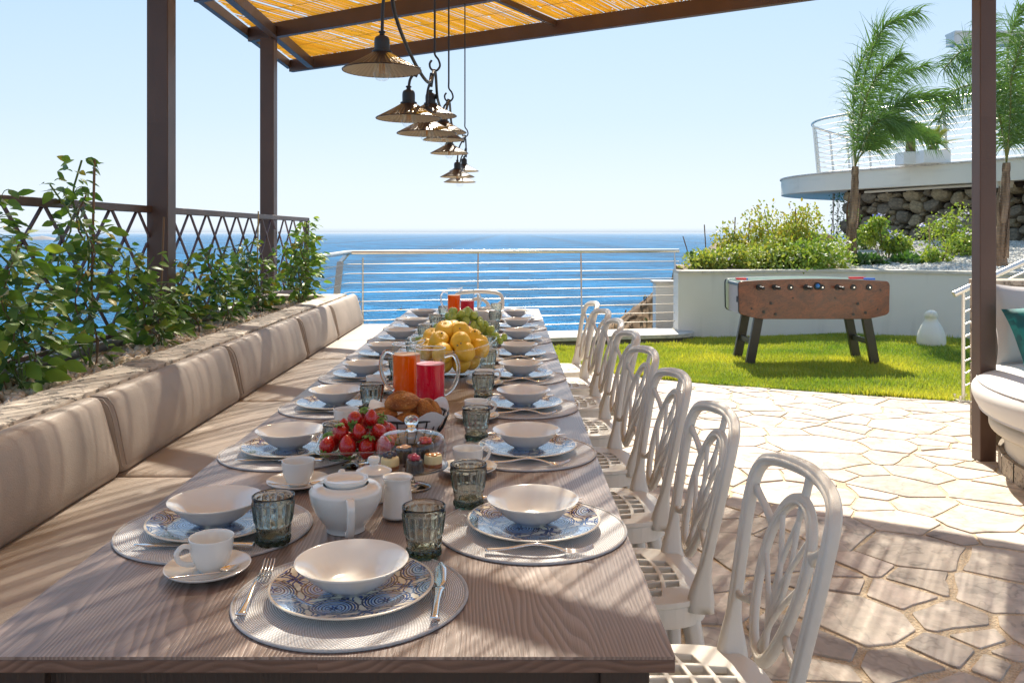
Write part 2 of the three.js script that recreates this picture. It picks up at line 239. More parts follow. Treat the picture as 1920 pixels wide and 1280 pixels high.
M.paving = [[.63, .575, .51], [.70, .64, .565], [.53, .485, .445], [.63, .555, .50], [.76, .705, .63], [.58, .52, .455]].map((c) => std(c, .72, { map: re(T.stone, 1.3, 1.3), bumpMap: re(T.plaster, 2.2, 2.2), bumpScale: .006 }));
M.boulders = [[.58, .50, .39], [.47, .41, .33], [.66, .57, .42], [.40, .36, .31]].map((c) => std(c, .9, { map: re(T.boulder, 1, 1), bumpMap: T.grain, bumpScale: .01 }));
M.pebbles = [[.62, .50, .36], [.72, .62, .50], [.50, .42, .33]].map((c) => std(c, .8)); M.whiteGravel = std([.60, .59, .56], .85);

// ---------------------------------------------------------------- sea, hillside, terrace floor, lawn
const SEA = -42;
{
  const ds = [30, 60, 100, 160, 250, 400, 650, 1000, 1600, 2600, 4200, 7000, 11000, 18000, 30000, 50000], pos = [], uv = [], idx = [], n = 24;
  ds.forEach((D) => { for (let i = 0; i <= n; i++) { const a = (i / n - .5) * 2.6, x = Math.sin(a) * D * 1.3, z = -Math.cos(a) * D * 1.3 + 20; pos.push(x, SEA, z); uv.push(x, z); } });
  for (let j = 0; j < ds.length - 1; j++) for (let i = 0; i < n; i++) { const a = j * (n + 1) + i; idx.push(a, a + 1, a + n + 2, a, a + n + 2, a + n + 1); }
  const g = new THREE.BufferGeometry(); g.setAttribute('position', new THREE.Float32BufferAttribute(pos, 3)); g.setAttribute('uv', new THREE.Float32BufferAttribute(uv, 2)); g.setIndex(idx); g.computeVertexNormals();
  const waves = texture(1024, 1024, (u, v) => { const w = fbm(u * 3, v * 3, 2, 3) * .8; let s = 0, k = 0; for (const [f, a] of [[10, .9], [26, 1], [58, .9], [120, .7], [230, .45]]) { s += a * (1 - Math.abs(2 * vn(u * f + w * 3, v * f * 1.5 + w, Math.round(f * 1.5)) - 1)); k += a; } return s / k; }, false);
  const tint = texture(512, 512, (u, v) => { const p = fbm(u * 5, v * 12, 4, 12), q = fbm(u * 30, v * 60, 2, 60); const k = .80 + .5 * (p - .5) + .35 * (q - .5); return [k * .9, k * .97, k]; });
  M.sea = std([.003, .275, .58], .24, { bumpMap: re(waves, 1 / 210, 1 / 210), bumpScale: 9, map: re(tint, 1 / 520, 1 / 520), ior: 1.33, specularIntensity: .04 });
  structure('sea', g, M.sea);
}
// plan of the terrace (x, depth): the paving runs up to the lawn, the lawn up to the kerb and the white wall
const LAWN = [[-2.3, 9.5], [-.6, 8.95], [.3, 8.5], [.942, 8.06], [1.632, 7.55], [2.6, 7.1], [3.63, 6.67], [5.2, 6.1], [7, 5.6]];
const WALL = [[2.11, 10.62], [2.6, 10.66], [3.4, 10.85], [4.25, 11.0], [5.0, 10.78], [5.6, 10.42], [6.5, 9.8], [7.6, 9.0]];
const lineAt = (line, x) => { for (let i = 0; i < line.length - 1; i++) if (x <= line[i + 1][0]) { const [a, b] = [line[i], line[i + 1]]; return lerp(a[1], b[1], clamp((x - a[0]) / (b[0] - a[0]), 0, 1)); } return line.at(-1)[1]; };
const flat = (pts, y) => boxUV(new THREE.ShapeGeometry(new THREE.Shape(pts.map(([x, d]) => new THREE.Vector2(x, d)))).rotateX(-Math.PI / 2).translate(0, y, 0));
const floor = structure('terrace_floor', flat([[-3, -6], [9, -6], [9, 5], ...[...LAWN].reverse(), [-3, 9.6]], -.0005), M.mortar);
structure('lawn_ground', flat([...LAWN, [7.8, 9.2], ...[...WALL].reverse().map(([x, d]) => [x, d + .1]), [2.2, 10.6], [-2.2, 9.8]], .004), M.turf);
{
  const pts = [[-3.2, -6], [-2.35, 9.7], [2.1, 10.9], [2.5, 11.1], [6, 11.2], [30, 11], [30, -6]];
  const s = new THREE.Shape(pts.map(([x, d]) => new THREE.Vector2(x, d)));
  const inner = pts.map(([x, d]) => V(x, -.25, -d)), outer = pts.map(([x, d], i) => V(x + (i < 2 ? -14 : i < 4 ? 3 : 0), SEA - 2, -(d + (i > 0 && i < 5 ? 14 : 0))));
  const g = surface(pts.length - 1, 14, (u, v) => { const i = Math.round(u * (pts.length - 1)), p = inner[i].clone().lerp(outer[i], v); p.x += (vn(i * 3.1, v * 14) - .5) * 2 * v; p.z += (vn(i * 5.1 + 9, v * 14) - .5) * 2 * v; return p; });
  const top = new THREE.ShapeGeometry(s).rotateX(-Math.PI / 2).translate(0, -.25, 0);
  structure('hillside', [boxUV(g), boxUV(top)], M.dry);
}
{ // crazy paving: every flagstone is a cell cut out by its neighbours, with a gap of sandy mortar
  const q = rng(31), seeds = [];
  for (let tries = 0; tries < 9000 && seeds.length < 1100; tries++) { const x = -2.6 + q() * 10.5, d = .4 + q() * 9.1, gap = .09 + .26 * q() * q() + (q() < .3 ? .15 : 0); if (d > lineAt(LAWN, x) + .2) continue; if (seeds.every((s) => Math.hypot((s[0] - x) * .66 + (s[1] - d) * .25, (s[1] - d) * 1.1) > (s[2] + gap) / 2)) seeds.push([x, d, gap]); }
  const clip = (poly, nx, nd, c) => { const out = []; for (let i = 0; i < poly.length; i++) { const a = poly[i], b = poly[(i + 1) % poly.length], fa = a[0] * nx + a[1] * nd - c, fb = b[0] * nx + b[1] * nd - c; if (fa <= 0) out.push(a); if (fa * fb < 0) { const t = fa / (fa - fb); out.push([lerp(a[0], b[0], t), lerp(a[1], b[1], t)]); } } return out; };
  const stones = [];
  seeds.forEach(([x, d, gap], i) => {
    let poly = [[x - .5, d - .5], [x + .5, d - .5], [x + .5, d + .5], [x - .5, d + .5]];
    const joint = .005 + .014 * q() * q() * q() + (d < 3.4 ? .004 + .006 * q() : 0);
    seeds.forEach(([x2, d2, gap2], k) => { if (k === i) return; const dx = (x2 - x), dd = d2 - d, L = Math.hypot(dx, dd); if (L > 1.1) return; const w = 1 - clamp(.5 + (gap - gap2) * .40 / L, .22, .78); poly = clip(poly, dx / L, dd / L, (x * w + x2 * (1 - w)) * dx / L + (d * w + d2 * (1 - w)) * dd / L - joint); });
    for (let k = 0; k < LAWN.length - 1; k++) { const [a, b] = [LAWN[k], LAWN[k + 1]], L = Math.hypot(b[0] - a[0], b[1] - a[1]), nx = -(b[1] - a[1]) / L, nd = (b[0] - a[0]) / L; if (x > a[0] - .3 && x < b[0] + .3) poly = clip(poly, nx, nd, a[0] * nx + a[1] * nd - .012); }
    if (poly.length < 3) return;
    const out = [];
    poly.forEach((a, k) => { const b = poly[(k + 1) % poly.length], L = Math.hypot(b[0] - a[0], b[1] - a[1]); if (L < .03) { out.push([(a[0] + b[0]) / 2, (a[1] + b[1]) / 2]); return; } const c = Math.min(.2, .007 / L), n = L > .2 ? 3 : 1; for (let m = 0; m <= n; m++) { const t = lerp(c, 1 - c, m / n), w = m && m < n ? (q() - .75) * .014 : 0; out.push([lerp(a[0], b[0], t) - (b[1] - a[1]) / L * -w, lerp(a[1], b[1], t) + (b[0] - a[0]) / L * -w]); } });
    stones.push({ x, d, out, far: Math.hypot(x - 1.2, d - 2) });
  });
  stones.sort((a, b) => a.far - b.far);
  const shown = [], rest = [];
  stones.forEach((s) => {
    const px = 954 + s.x / s.d * FOCAL, seen = s.d > 1.6 && px < 1950 && s.x > .1;
    const cx = s.out.reduce((t, p) => t + p[0], 0) / s.out.length, cd = s.out.reduce((t, p) => t + p[1], 0) / s.out.length, h = .0035 + .0035 * q(), tx = (q() - .5) * .012, td = (q() - .5) * .012, ox = q() * 5, od = q() * 5, a = q() * TAU;
    const pos = [], idx = [], uv = [], n = s.out.length, put = (x, d, y) => { pos.push(x - cx, y, -(d - cd)); uv.push(ox + (x - cx) * Math.cos(a) - (d - cd) * Math.sin(a), od + (x - cx) * Math.sin(a) + (d - cd) * Math.cos(a)); };
    const lift = (x, d) => h + tx * (x - cx) + td * (d - cd);
    put(cx, cd, lift(cx, cd));
    for (const [k, sc, y] of [[0, 1 - .012, 0], [1, 1, -.0015], [2, 1, -.03]]) s.out.forEach(([x, d]) => put(cx + (x - cx) * sc, cd + (d - cd) * sc, k === 2 ? -.02 : lift(x, d) + y));
    for (let i = 0; i < n; i++) { const j = (i + 1) % n; idx.push(0, 1 + i, 1 + j, 1 + i, 1 + n + i, 1 + n + j, 1 + i, 1 + n + j, 1 + j, 1 + n + i, 1 + 2 * n + i, 1 + 2 * n + j, 1 + n + i, 1 + 2 * n + j, 1 + n + j); }
    let g = new THREE.BufferGeometry(); g.setAttribute('position', new THREE.Float32BufferAttribute(pos, 3)); g.setAttribute('uv', new THREE.Float32BufferAttribute(uv, 2)); g.setIndex(idx); g = toCreasedNormals(g, .5);
    const mat = M.paving[Math.floor(q() * M.paving.length)];
    if (seen && shown.length < 298) { const m = part('paving_stone', g, mat, floor); m.position.set(cx, 0, -cd); shown.push(m); } else rest.push(g.translate(cx, 0, -cd));
  });
  if (rest.length) part('paving_stones', rest, M.paving[1], floor).userData.kind = 'stuff';
}
{ // grass blades
  const q = rng(12), list = [], g = new THREE.BufferGeometry(), pos = [], uv = [];
  for (let k = 0; k < 5; k++) { const a = k * 1.26 + .4, r = .012, x = Math.cos(a) * r, z = Math.sin(a) * r, w = .0028, lx = Math.cos(a) * .016 + .004, lz = Math.sin(a) * .016, h = .03 + .008 * (k % 3), c = Math.cos(a + 1.57) * w, s = Math.sin(a + 1.57) * w;
    pos.push(x - c, 0, z - s, x + c, 0, z + s, x + lx * .4 + c * .8, h * .6, z + lz * .4 + s * .8, x - c, 0, z - s, x + lx * .4 + c * .8, h * .6, z + lz * .4 + s * .8, x + lx * .4 - c * .8, h * .6, z + lz * .4 - s * .8, x + lx * .4 - c * .8, h * .6, z + lz * .4 - s * .8, x + lx * .4 + c * .8, h * .6, z + lz * .4 + s * .8, x + lx, h, z + lz); }
  g.setAttribute('position', new THREE.Float32BufferAttribute(pos, 3)); g.setAttribute('uv', new THREE.Float32BufferAttribute(new Float32Array(pos.length / 3 * 2), 2)); g.computeVertexNormals();
  for (let i = 0; i < 150000 && list.length < 62000; i++) { const x = -2 + q() * 8.6, d = 5.9 + q() * 5.2; if (d < lineAt(LAWN, x) + .01 || (x > 2.1 ? d > lineAt(WALL, x) + .02 : d > 9.9 + x * .23 - .3 + .02)) continue; if (x / d > .64) continue; const s = .6 + .75 * q() * (.4 + 1.1 * vn(x * 2.3 + 20, d * 2.3)) + (q() < .03 ? .5 : 0); list.push(place(x, .002, -d, (q() - .5) * .3, q() * TAU, (q() - .5) * .3, s)); }
  const m = instances('grass', g, std([1, 1, 1], .9, { transmission: .45, thickness: 0 }), list, scene, (i) => { const p = list[i].elements, k = clamp((fbm(p[12] * 1.6 + 20, p[14] * 1.6 + 40, 4) - .25) * 1.9, 0, 1), y = q(); return lin(lerp(.20, .56, k) + .14 * y * y, lerp(.34, .58, k) + .05 * y, lerp(.02, .045, k)); });
  tag(m, 'short green lawn grass around the football table', 'grass');
}
{ // kerb under the sea railing
  const k = thing('stone_kerb', 'pale stone kerb slab under the steel railing at the lawn edge', 'kerb');
  const outline = (o) => { const s = new THREE.Shape(); s.moveTo(-2.2, 9.35 - o); s.lineTo(2.0, 10.28 - o); s.quadraticCurveTo(2.3, 10.36, 2.28, 10.6); s.lineTo(2.1, 10.95); s.lineTo(-2.2, 9.98); return s; };
  part('coping', boxUV(new THREE.ExtrudeGeometry(outline(.03), { depth: .035, bevelEnabled: true, bevelSize: .006, bevelThickness: .006, bevelSegments: 2 }).rotateX(-Math.PI / 2).translate(0, .068, 0)), M.kerb, k);
  part('kerb_base', boxUV(new THREE.ExtrudeGeometry(outline(0), { depth: .30, bevelEnabled: false }).rotateX(-Math.PI / 2).translate(0, -.24, 0)), std([.20, .19, .17], .9, { map: re(T.stone, 1, 1) }), k);
}

// ---------------------------------------------------------------- planter wall, bench, cushions
const planter = thing('planter', 'long raised stone planter with travertine capping behind the bench', 'planter');
part('front_wall', box(.12, .73, 9.6, -1.61, .365, -3.1), M.stucco, planter);
part('outer_wall', box(.12, 1.0, 9.9, -2.36, .2, -3.1), M.stucco, planter);
part('end_wall', box(.85, .73, .12, -1.925, .365, -7.85), M.stucco, planter);
part('soil', box(.63, .05, 9.5, -1.985, .655, -3.05), M.soil, planter);
{
  const edges = [-1.2, .1, 1.3, 2.5, 3.75, 4.95, 6.2, 7.3];
  const capGeo = (L, W, q) => { const g = new THREE.BoxGeometry(W, .035, L, 8, 3, Math.round(L / .022)), p = g.attributes.position; for (let i = 0; i < p.count; i++) { const x = p.getX(i), y = p.getY(i), z = p.getZ(i), e = Math.abs(x) > W / 2 - .001; if (e) p.setX(i, x + (fbm(z * 14 + q * 9, y * 60 + 7, 3) - .55) * .022); if (y > .017) p.setY(i, y + (fbm(x * 16 + 3, z * 16 + q * 11, 3) - .5) * .008 - (e ? .004 : 0)); } g.computeVertexNormals(); return boxUV(g); };
  for (let i = 0; i < edges.length - 1; i++) { const L = edges[i + 1] - edges[i] - .004; part('capstone', capGeo(L, .175, i + 1).translate(-1.592, .7445, -(edges[i] + edges[i + 1]) / 2), M.cap, planter); }
  part('capstone', capGeo(.88, .175, 11).rotateY(Math.PI / 2).translate(-1.945, .7445, -7.842), M.cap, planter);
  part('capstone', capGeo(.45, .175, 13).translate(-1.592, .7445, -7.527), M.cap, planter);
  const q = rng(55), pg = [0, 1, 2].map((s) => { const g = new THREE.IcosahedronGeometry(1, 1), p = g.attributes.position; for (let i = 0; i < p.count; i++) { const f = .72 + .5 * vn(p.getX(i) * 1.7 + s * 7 + 5, p.getY(i) * 1.7 + p.getZ(i) * 2.3 + 5); p.setXYZ(i, p.getX(i) * f, p.getY(i) * f * .8, p.getZ(i) * f); } g.computeVertexNormals(); return g; });
  T.pebbleGeo = pg;
  const more = [[], [], []];
  let near = 0;
  for (let i = 0; i < 3400; i++) { const d = 2.6 + Math.pow(q(), 1.15) * 5.2, x = -1.69 - q() * .56, r = .008 + .013 * q(), m = place(x, .682 + r * .5 + q() * .012, -d, q() * 6, q() * 6, q() * 6, r, r, r);
    if (near < 260 && r > .0145 && d > 3.2 && d < 6 && x > -1.95) { const k = part('pebble', pg[i % 3], M.pebbles[i % 3], planter); k.applyMatrix4(m); near++; } else more[i % 3].push(m); }
  more.forEach((l, i) => instances('gravel', pg[i], M.pebbles[i], l, planter));
}
tag(part('conduit_pipe', rod(V(-2.13, .735, 0), V(-2.13, .735, -7.7), .028, 12), std([.10, .10, .10], .4), planter), null);
function cushion(w, h, d, r, bulge = 0, sx = 8, sy = 8, sz = 24) {
  const g = new THREE.BoxGeometry(2, 2, 2, sx, sy, sz), p = g.attributes.position, H = [w / 2, h / 2, d / 2], v = V(), q = V();
  const stretch = (t) => Math.sign(t) * (1 - Math.pow(1 - Math.abs(t), 1.5));
  for (let i = 0; i < p.count; i++) {
    v.set(stretch(p.getX(i)) * H[0], stretch(p.getY(i)) * H[1], stretch(p.getZ(i)) * H[2]);
    q.set(clamp(v.x, -H[0] + r, H[0] - r), clamp(v.y, -H[1] + r, H[1] - r), clamp(v.z, -H[2] + r, H[2] - r));
    const a = v.clone().sub(q); if (a.length() > 1e-6) a.setLength(r); v.copy(q).add(a);
    const fx = 1 - Math.pow(Math.abs(v.x) / H[0], 2), fy = 1 - Math.pow(Math.abs(v.y) / H[1], 2), fz = 1 - Math.pow(Math.abs(v.z) / H[2], 4);
    if (w < h) v.x += Math.sign(v.x) * bulge * Math.max(0, fy) * Math.max(0, fz) * Math.min(1, Math.abs(v.x) / H[0]); else v.y += Math.sign(v.y) * bulge * Math.max(0, fx) * Math.max(0, fz) * Math.min(1, Math.abs(v.y) / H[1]);
    p.setXYZ(i, v.x, v.y, v.z);
  }
  g.computeVertexNormals(); return boxUV(g);
}
{
  const b = thing('bench', 'built in bench base running along the planter under beige cushions', 'bench');
  part('seat_base', box(.62, .33, 9.0, -1.24, .165, -3.56), M.stucco, b);
  const cuts = [-.9, .3, 1.62, 3.02, 4.36, 5.80, 6.83, 8.03];
  const names = ['', 'nearest', 'second', 'third', 'fourth', 'fifth', 'farthest, sunlit'];
  for (let i = 0; i < cuts.length - 1; i++) {
    const L = cuts[i + 1] - cuts[i] - .012, mid = (cuts[i] + cuts[i + 1]) / 2;
    if (cuts[i + 1] < 1) continue;
    const s = thing('seat_cushion', names[i] + ' beige seat cushion lying on the bench beside the table', 'seat cushion', [-1.17, .405, -mid], 0, 'bench seat cushions');
    part('cover', cushion(.60, .135, L, .03, .012, 10, 6, 26), M.leatherette, s);
    for (const e of [-1, 1]) part('piping', tube([V(.298, .052 * e, -L / 2 + .03), V(.298, .052 * e, L / 2 - .03)], .004, 8, 6), M.leatherette, s);
    const k = thing('back_cushion', names[i] + ' beige back cushion leaning against the planter wall', 'back cushion', [-1.452, .605, -mid], 0, 'bench back cushions');
    k.rotation.z = .27;
    part('cover', cushion(.12, .30, L, .04, .02, 8, 10, 26), M.leatherette, k);
    for (const e of [1, -1]) part('seam', tube([V(.0, .148, e * (L / 2 - .012)), V(.062, .12, e * (L / 2 - .012)), V(.062, -.12, e * (L / 2 - .012))], .0026, 10, 6), M.seam, k);
  }
}

// ---------------------------------------------------------------- pergola with reed mat
const E1 = [.85, -.527], E2 = [.527, .85], LEFT = -2.48, RIGHT = 3.15, REED_Y = 3.30;   // beams run along E1, reeds along E2 (x, depth)
const pergola = thing('pergola', 'brown steel pergola roofed with a yellow reed mat over the table', 'pergola');
{
  const post = (x, d, y0, y1) => part('post', box(.13, y1 - y0, .13, x, (y0 + y1) / 2, -d, .006), M.brownSteel, pergola);
  post(-2.145, 5.265, .68, 3.155); post(-2.27, 8.06, .68, 3.155); post(-2.05, .8, .68, 3.155); part('post', box(.095, 3.165, .095, 2.775, 1.5725, -4.98, .006), M.brownSteel, pergola);
  const atD = (d0, x) => d0 + (x + 2.2) / .85 * -.527;
  for (const d0 of [9.53, 8.0, 6.6, 5.2, 3.8, 2.4, 1.0, -.4]) part('beam', bar(V(LEFT, 3.222, -atD(d0, LEFT)), V(RIGHT, 3.222, -atD(d0, RIGHT)), .06, .135, .003), M.brownSteel, pergola);
  part('edge_beam', bar(V(LEFT - .03, 3.245, -9.75), V(LEFT - .03, 3.245, 2), .05, .09, .003), M.brownSteel, pergola);
  part('edge_beam', bar(V(RIGHT + .03, 3.245, -atD(9.53, RIGHT)), V(RIGHT + .03, 3.245, 2), .05, .09, .003), M.brownSteel, pergola);
  part('side_beam', bar(V(-2.2, 3.205, -9.45), V(-2.2, 3.205, 2), .07, .10, .003), M.brownSteel, pergola);
  for (const [x0, d0, d1] of [[-.25, 8.0, 9.53], [1.7, 8, 9.53], [-.9, 6.6, 8], [1.0, 6.6, 8], [-1.3, 3.8, 5.2], [.6, 3.8, 5.2], [0, 5.2, 6.6]]) { const a = [x0, atD(d0, x0)], L = (d1 - d0) * .85; part('rafter', bar(V(a[0] + E2[0] * .03, 3.262, -(a[1] + E2[1] * .03)), V(a[0] + E2[0] * (L - .03), 3.262, -(a[1] + E2[1] * (L - .03))), .04, .05), M.brownSteel, pergola); }
  // reeds: thin canes laid side by side, here and there missing, broken or pushed apart
  const q = rng(71), pos = [], nor = [], uv = [], col = [], idx = [], N = 5;
  const back = -1.2, end = .527 * LEFT + .85 * 9.72;
  let u = -8.0, drift = 0;
  while (u < 4.9) {
    const thin = vn(u * 2.6 + 40, 3.3), r = .0052 + .0035 * q(), sparse = smooth(thin, .28, .52) * (.45 + .55 * smooth(vn(u * 9, 7.7), .25, .6));
    u += r * 2 * (.90 + .08 * q()) + sparse * (.006 + .008 * q()) + (q() < .012 ? .009 * q() : 0); 
    // interval of v for which LEFT < x < RIGHT; x = .85 u + .527 v
    const v0 = Math.max(back, (LEFT - .85 * u) / .527), v1 = Math.min(end + .03 * q(), (RIGHT - .85 * u) / .527);
    let v = v0 - q() * .4; if (v1 <= v0) continue;
    while (v < v1) {
      const L = .9 + 1.5 * q(), a = Math.max(v, v0), b = Math.min(v + L, v1); v += L + (q() < .2 ? .1 * q() : 0);
      if (b - a < .03) continue;
      const gap = vn(u * 3.1 + 9, (a + b) * .35 + 30); if (q() < (gap > .62 ? .022 : .005)) continue;
      const sk = (q() - .5) * .014, y = REED_Y + r + q() * .006, base = pos.length / 3, tone = .80 + .35 * q(), mid = (a + b) / 2, sag = (q() - .3) * .006;
      for (let s = 0; s < 3; s++) { const vv = s === 0 ? a : s === 1 ? mid : b, uu = u + sk * (s - 1), cx = E1[0] * uu + E2[0] * vv, cd = E1[1] * uu + E2[1] * vv;
        for (let k = 0; k < N; k++) { const t = Math.PI + k / (N - 1) * Math.PI, c = Math.cos(t), sn = Math.sin(t), nx = E1[0] * c, nd = E1[1] * c; pos.push(cx + nx * r, y + sn * r - (s === 1 ? sag : 0), -(cd + nd * r)); nor.push(nx, sn, -nd); uv.push(k / N, vv * .5 + u * 3.7); col.push(tone, tone * (.94 + .06 * q()), tone * .95); } }
      for (let s = 0; s < 2; s++) for (let k = 0; k < N - 1; k++) { const A = base + s * N + k, B = A + 1; idx.push(A, B + N, B, A, A + N, B + N); }
    }
  }
  const g = new THREE.BufferGeometry(); g.setAttribute('position', new THREE.Float32BufferAttribute(pos, 3)); g.setAttribute('normal', new THREE.Float32BufferAttribute(nor, 3)); g.setAttribute('uv', new THREE.Float32BufferAttribute(uv, 2)); g.setAttribute('color', new THREE.Float32BufferAttribute(col, 3)); g.setIndex(idx);
  M.reed.vertexColors = true;
  const mat = part('reed_mat', g, M.reed, pergola); mat.userData.kind = 'stuff';
  console.log('reeds', pos.length / 3 / 15);
  part('binding_wire', [-.6, .55, 1.7, 2.9, 4.1, 5.3, 6.45, 7.0].map((v) => { const ua = (LEFT - .527 * v) / .85, ub = (RIGHT - .527 * v) / .85; return rod(V(LEFT, REED_Y - .003, -(E1[1] * ua + E2[1] * v)), V(RIGHT, REED_Y - .003, -(E1[1] * ub + E2[1] * v)), .0016, 4); }), M.stalk, pergola);
}
{ // lattice fence above the planter
  const f = thing('lattice_fence', 'dark brown metal fence of crossed diagonal bars above the planter', 'fence'), X = -2.2, top = 1.455, low = .775;
  part('top_rail', box(.045, .042, 7.6, X, 1.472, -5.5, .004), M.brownSteel, f);
  part('bottom_rail', box(.05, .055, 7.6, X, .748, -5.5, .004), M.brownSteel, f);
  part('end_post', box(.05, .86, .05, X, 1.06, -9.28, .004), M.brownSteel, f);
  const panel = (d0, d1, apex) => {
    const H = top - low;
    for (let k = -8; k < 16; k++) for (const s of [-1, 1]) { let a = apex + k * .34, ya = top, b = a + s * H, yb = low; const lo = d0, hi = d1;
      const cut = (d) => lerp(ya, yb, (d - a) / (b - a)); let A = a, B = b, YA = ya, YB = yb;
      if (Math.max(a, b) <= lo || Math.min(a, b) >= hi) continue;
      if (A < lo) { YA = cut(lo); A = lo; } if (A > hi) { YA = cut(hi); A = hi; } if (B < lo) { YB = cut(lo); B = lo; } if (B > hi) { YB = cut(hi); B = hi; }
      if (Math.abs(A - B) < .04) continue;
      part('diagonal_bar', bar(V(X + s * .007, YA, -A), V(X + s * .007, YB, -B), .012, .014), M.latticeSteel, f); }
  };
  panel(1.9, 5.2, 5.05); panel(5.34, 8.0, 5.87); panel(8.13, 9.25, 8.35);
}

// ---------------------------------------------------------------- steel railing towards the sea
function railing(name, label, topPts, posts, wires, gap, first, opts = {}) {
  const r = thing(name, label, 'railing');
  const c = new THREE.CatmullRomCurve3(topPts, false, 'centripetal', .5), n = opts.n ?? 40;
  part('handrail', opts.flat ? sweep(topPts, .045, .05, V(0, 1, 0), n, false, 10, .8) : tube(topPts, .024, n, 10), M.steel, r);
  for (const t of posts) { const p = c.getPointAt(t), o = opts.out ?? V(0, 0, 1); const base = p.clone().addScaledVector(o, .13).setY(opts.base ?? .1), knee = base.clone().lerp(p, .90);
    part('post', [bar(base, knee, opts.pw ?? .018, opts.pd ?? .055), bar(knee, p.clone().setY(p.y - .02), .014, .03)], M.steel, r);
    part('foot', [box(.11, .012, .11, base.x, base.y + .006, base.z), ...[[-.035, -.035], [.035, .035]].map(([a, b]) => new THREE.CylinderGeometry(.009, .009, .02, 6).translate(base.x + a, base.y + .02, base.z + b))], M.steel, r); }
  for (let k = 0; k < wires; k++) { const drop = first + k * gap, o = opts.out ?? V(0, 0, 1), f = drop / (topPts[0].y - (opts.base ?? .1)); part('wire', tube(topPts.map((p) => p.clone().addScaledVector(o, .13 * f).setY(p.y - drop)), .0048, n, 6), M.wire, r); }
  return r;
}
{
  const L = at(657, 474, 9.85), Rr = at(1273, 469, 10.9); L.y = Rr.y = 1.1;
  const near = V(-1.86, 1.09, -8.2);
  const r = railing('sea_railing', 'brushed steel railing with thin horizontal wires in front of the sea', [L, L.clone().lerp(Rr, .34), L.clone().lerp(Rr, .68), Rr], [.365, .68, .985], 9, .107, .135);
  part('handrail', tube([near, V(-1.845, 1.1, -9.3), V(-1.84, 1.102, -9.7), L.clone()], .024, 16, 10), M.steel, r);
  part('post', rod(at(680, 483, 9.9), at(680, 612, 9.9), .011, 8), M.steel, r);
  part('post', [bar(V(-1.98, .06, -9.5), V(-1.90, 1.0, -9.62), .075, .016), bar(V(-1.90, 1.0, -9.62), V(-1.84, 1.085, -9.72), .06, .016)], M.steel, r);
  for (let k = 0; k < 6; k++) { const y = 1.1 - .135 - k * .107; part('wire', tube([V(-1.87, y, -8.2), V(-1.87, y, -9.2), V(-1.86, y, -9.66), V(L.x, y, L.z + .13 * (.135 + k * .107))], .0048, 14, 6), M.wire, r); }
}

// ---------------------------------------------------------------- dining tables
const TX0 = -.752, TX1 = .228, TH = .75;
['nearest of three wooden tables set end to end, with empty front edge', 'middle of three wooden tables set end to end, under the lemon bowl', 'farthest of three wooden tables set end to end, under the distant jugs'].forEach((label, i) => {
  const d0 = 1.166 + i * 1.782, L = 1.780, t = thing('dining_table', label, 'table', [(TX0 + TX1) / 2, 0, -(d0 + L / 2)], 0, 'dining tables set end to end'), W = TX1 - TX0;
  const g = box(W, .004, L - .002, 0, TH - .002, 0); { const uv = g.attributes.uv; for (let k = 0; k < uv.count; k++) uv.setXY(k, uv.getX(k) * (i === 1 ? -1 : 1) + .5, uv.getY(k) + i * .37); }
  part('tabletop', g, M.table, t);
  const e = box(W, .0185, L - .002, 0, TH - .0133, 0, .002); { const n = e.attributes.normal, uv = e.attributes.uv; for (let k = 0; k < uv.count; k++) if (Math.abs(n.getZ(k)) > .7) uv.setXY(k, uv.getY(k) * 1.5, uv.getX(k)); } part('edge_board', e, M.tableEdge, t);
  part('apron', [box(W - .12, .085, .024, 0, TH - .066, L / 2 - .06), box(W - .12, .085, .024, 0, TH - .066, -L / 2 + .06), box(.024, .085, L - .15, W / 2 - .06, TH - .066, 0), box(.024, .085, L - .15, -W / 2 + .06, TH - .066, 0)], M.darkWood, t);
  for (const a of [-1, 1]) for (const b of [-1, 1]) part('leg', box(.07, TH - .025, .07, a * (W / 2 - .065), (TH - .025) / 2, b * (L / 2 - .065), .004), M.darkWood, t);
});

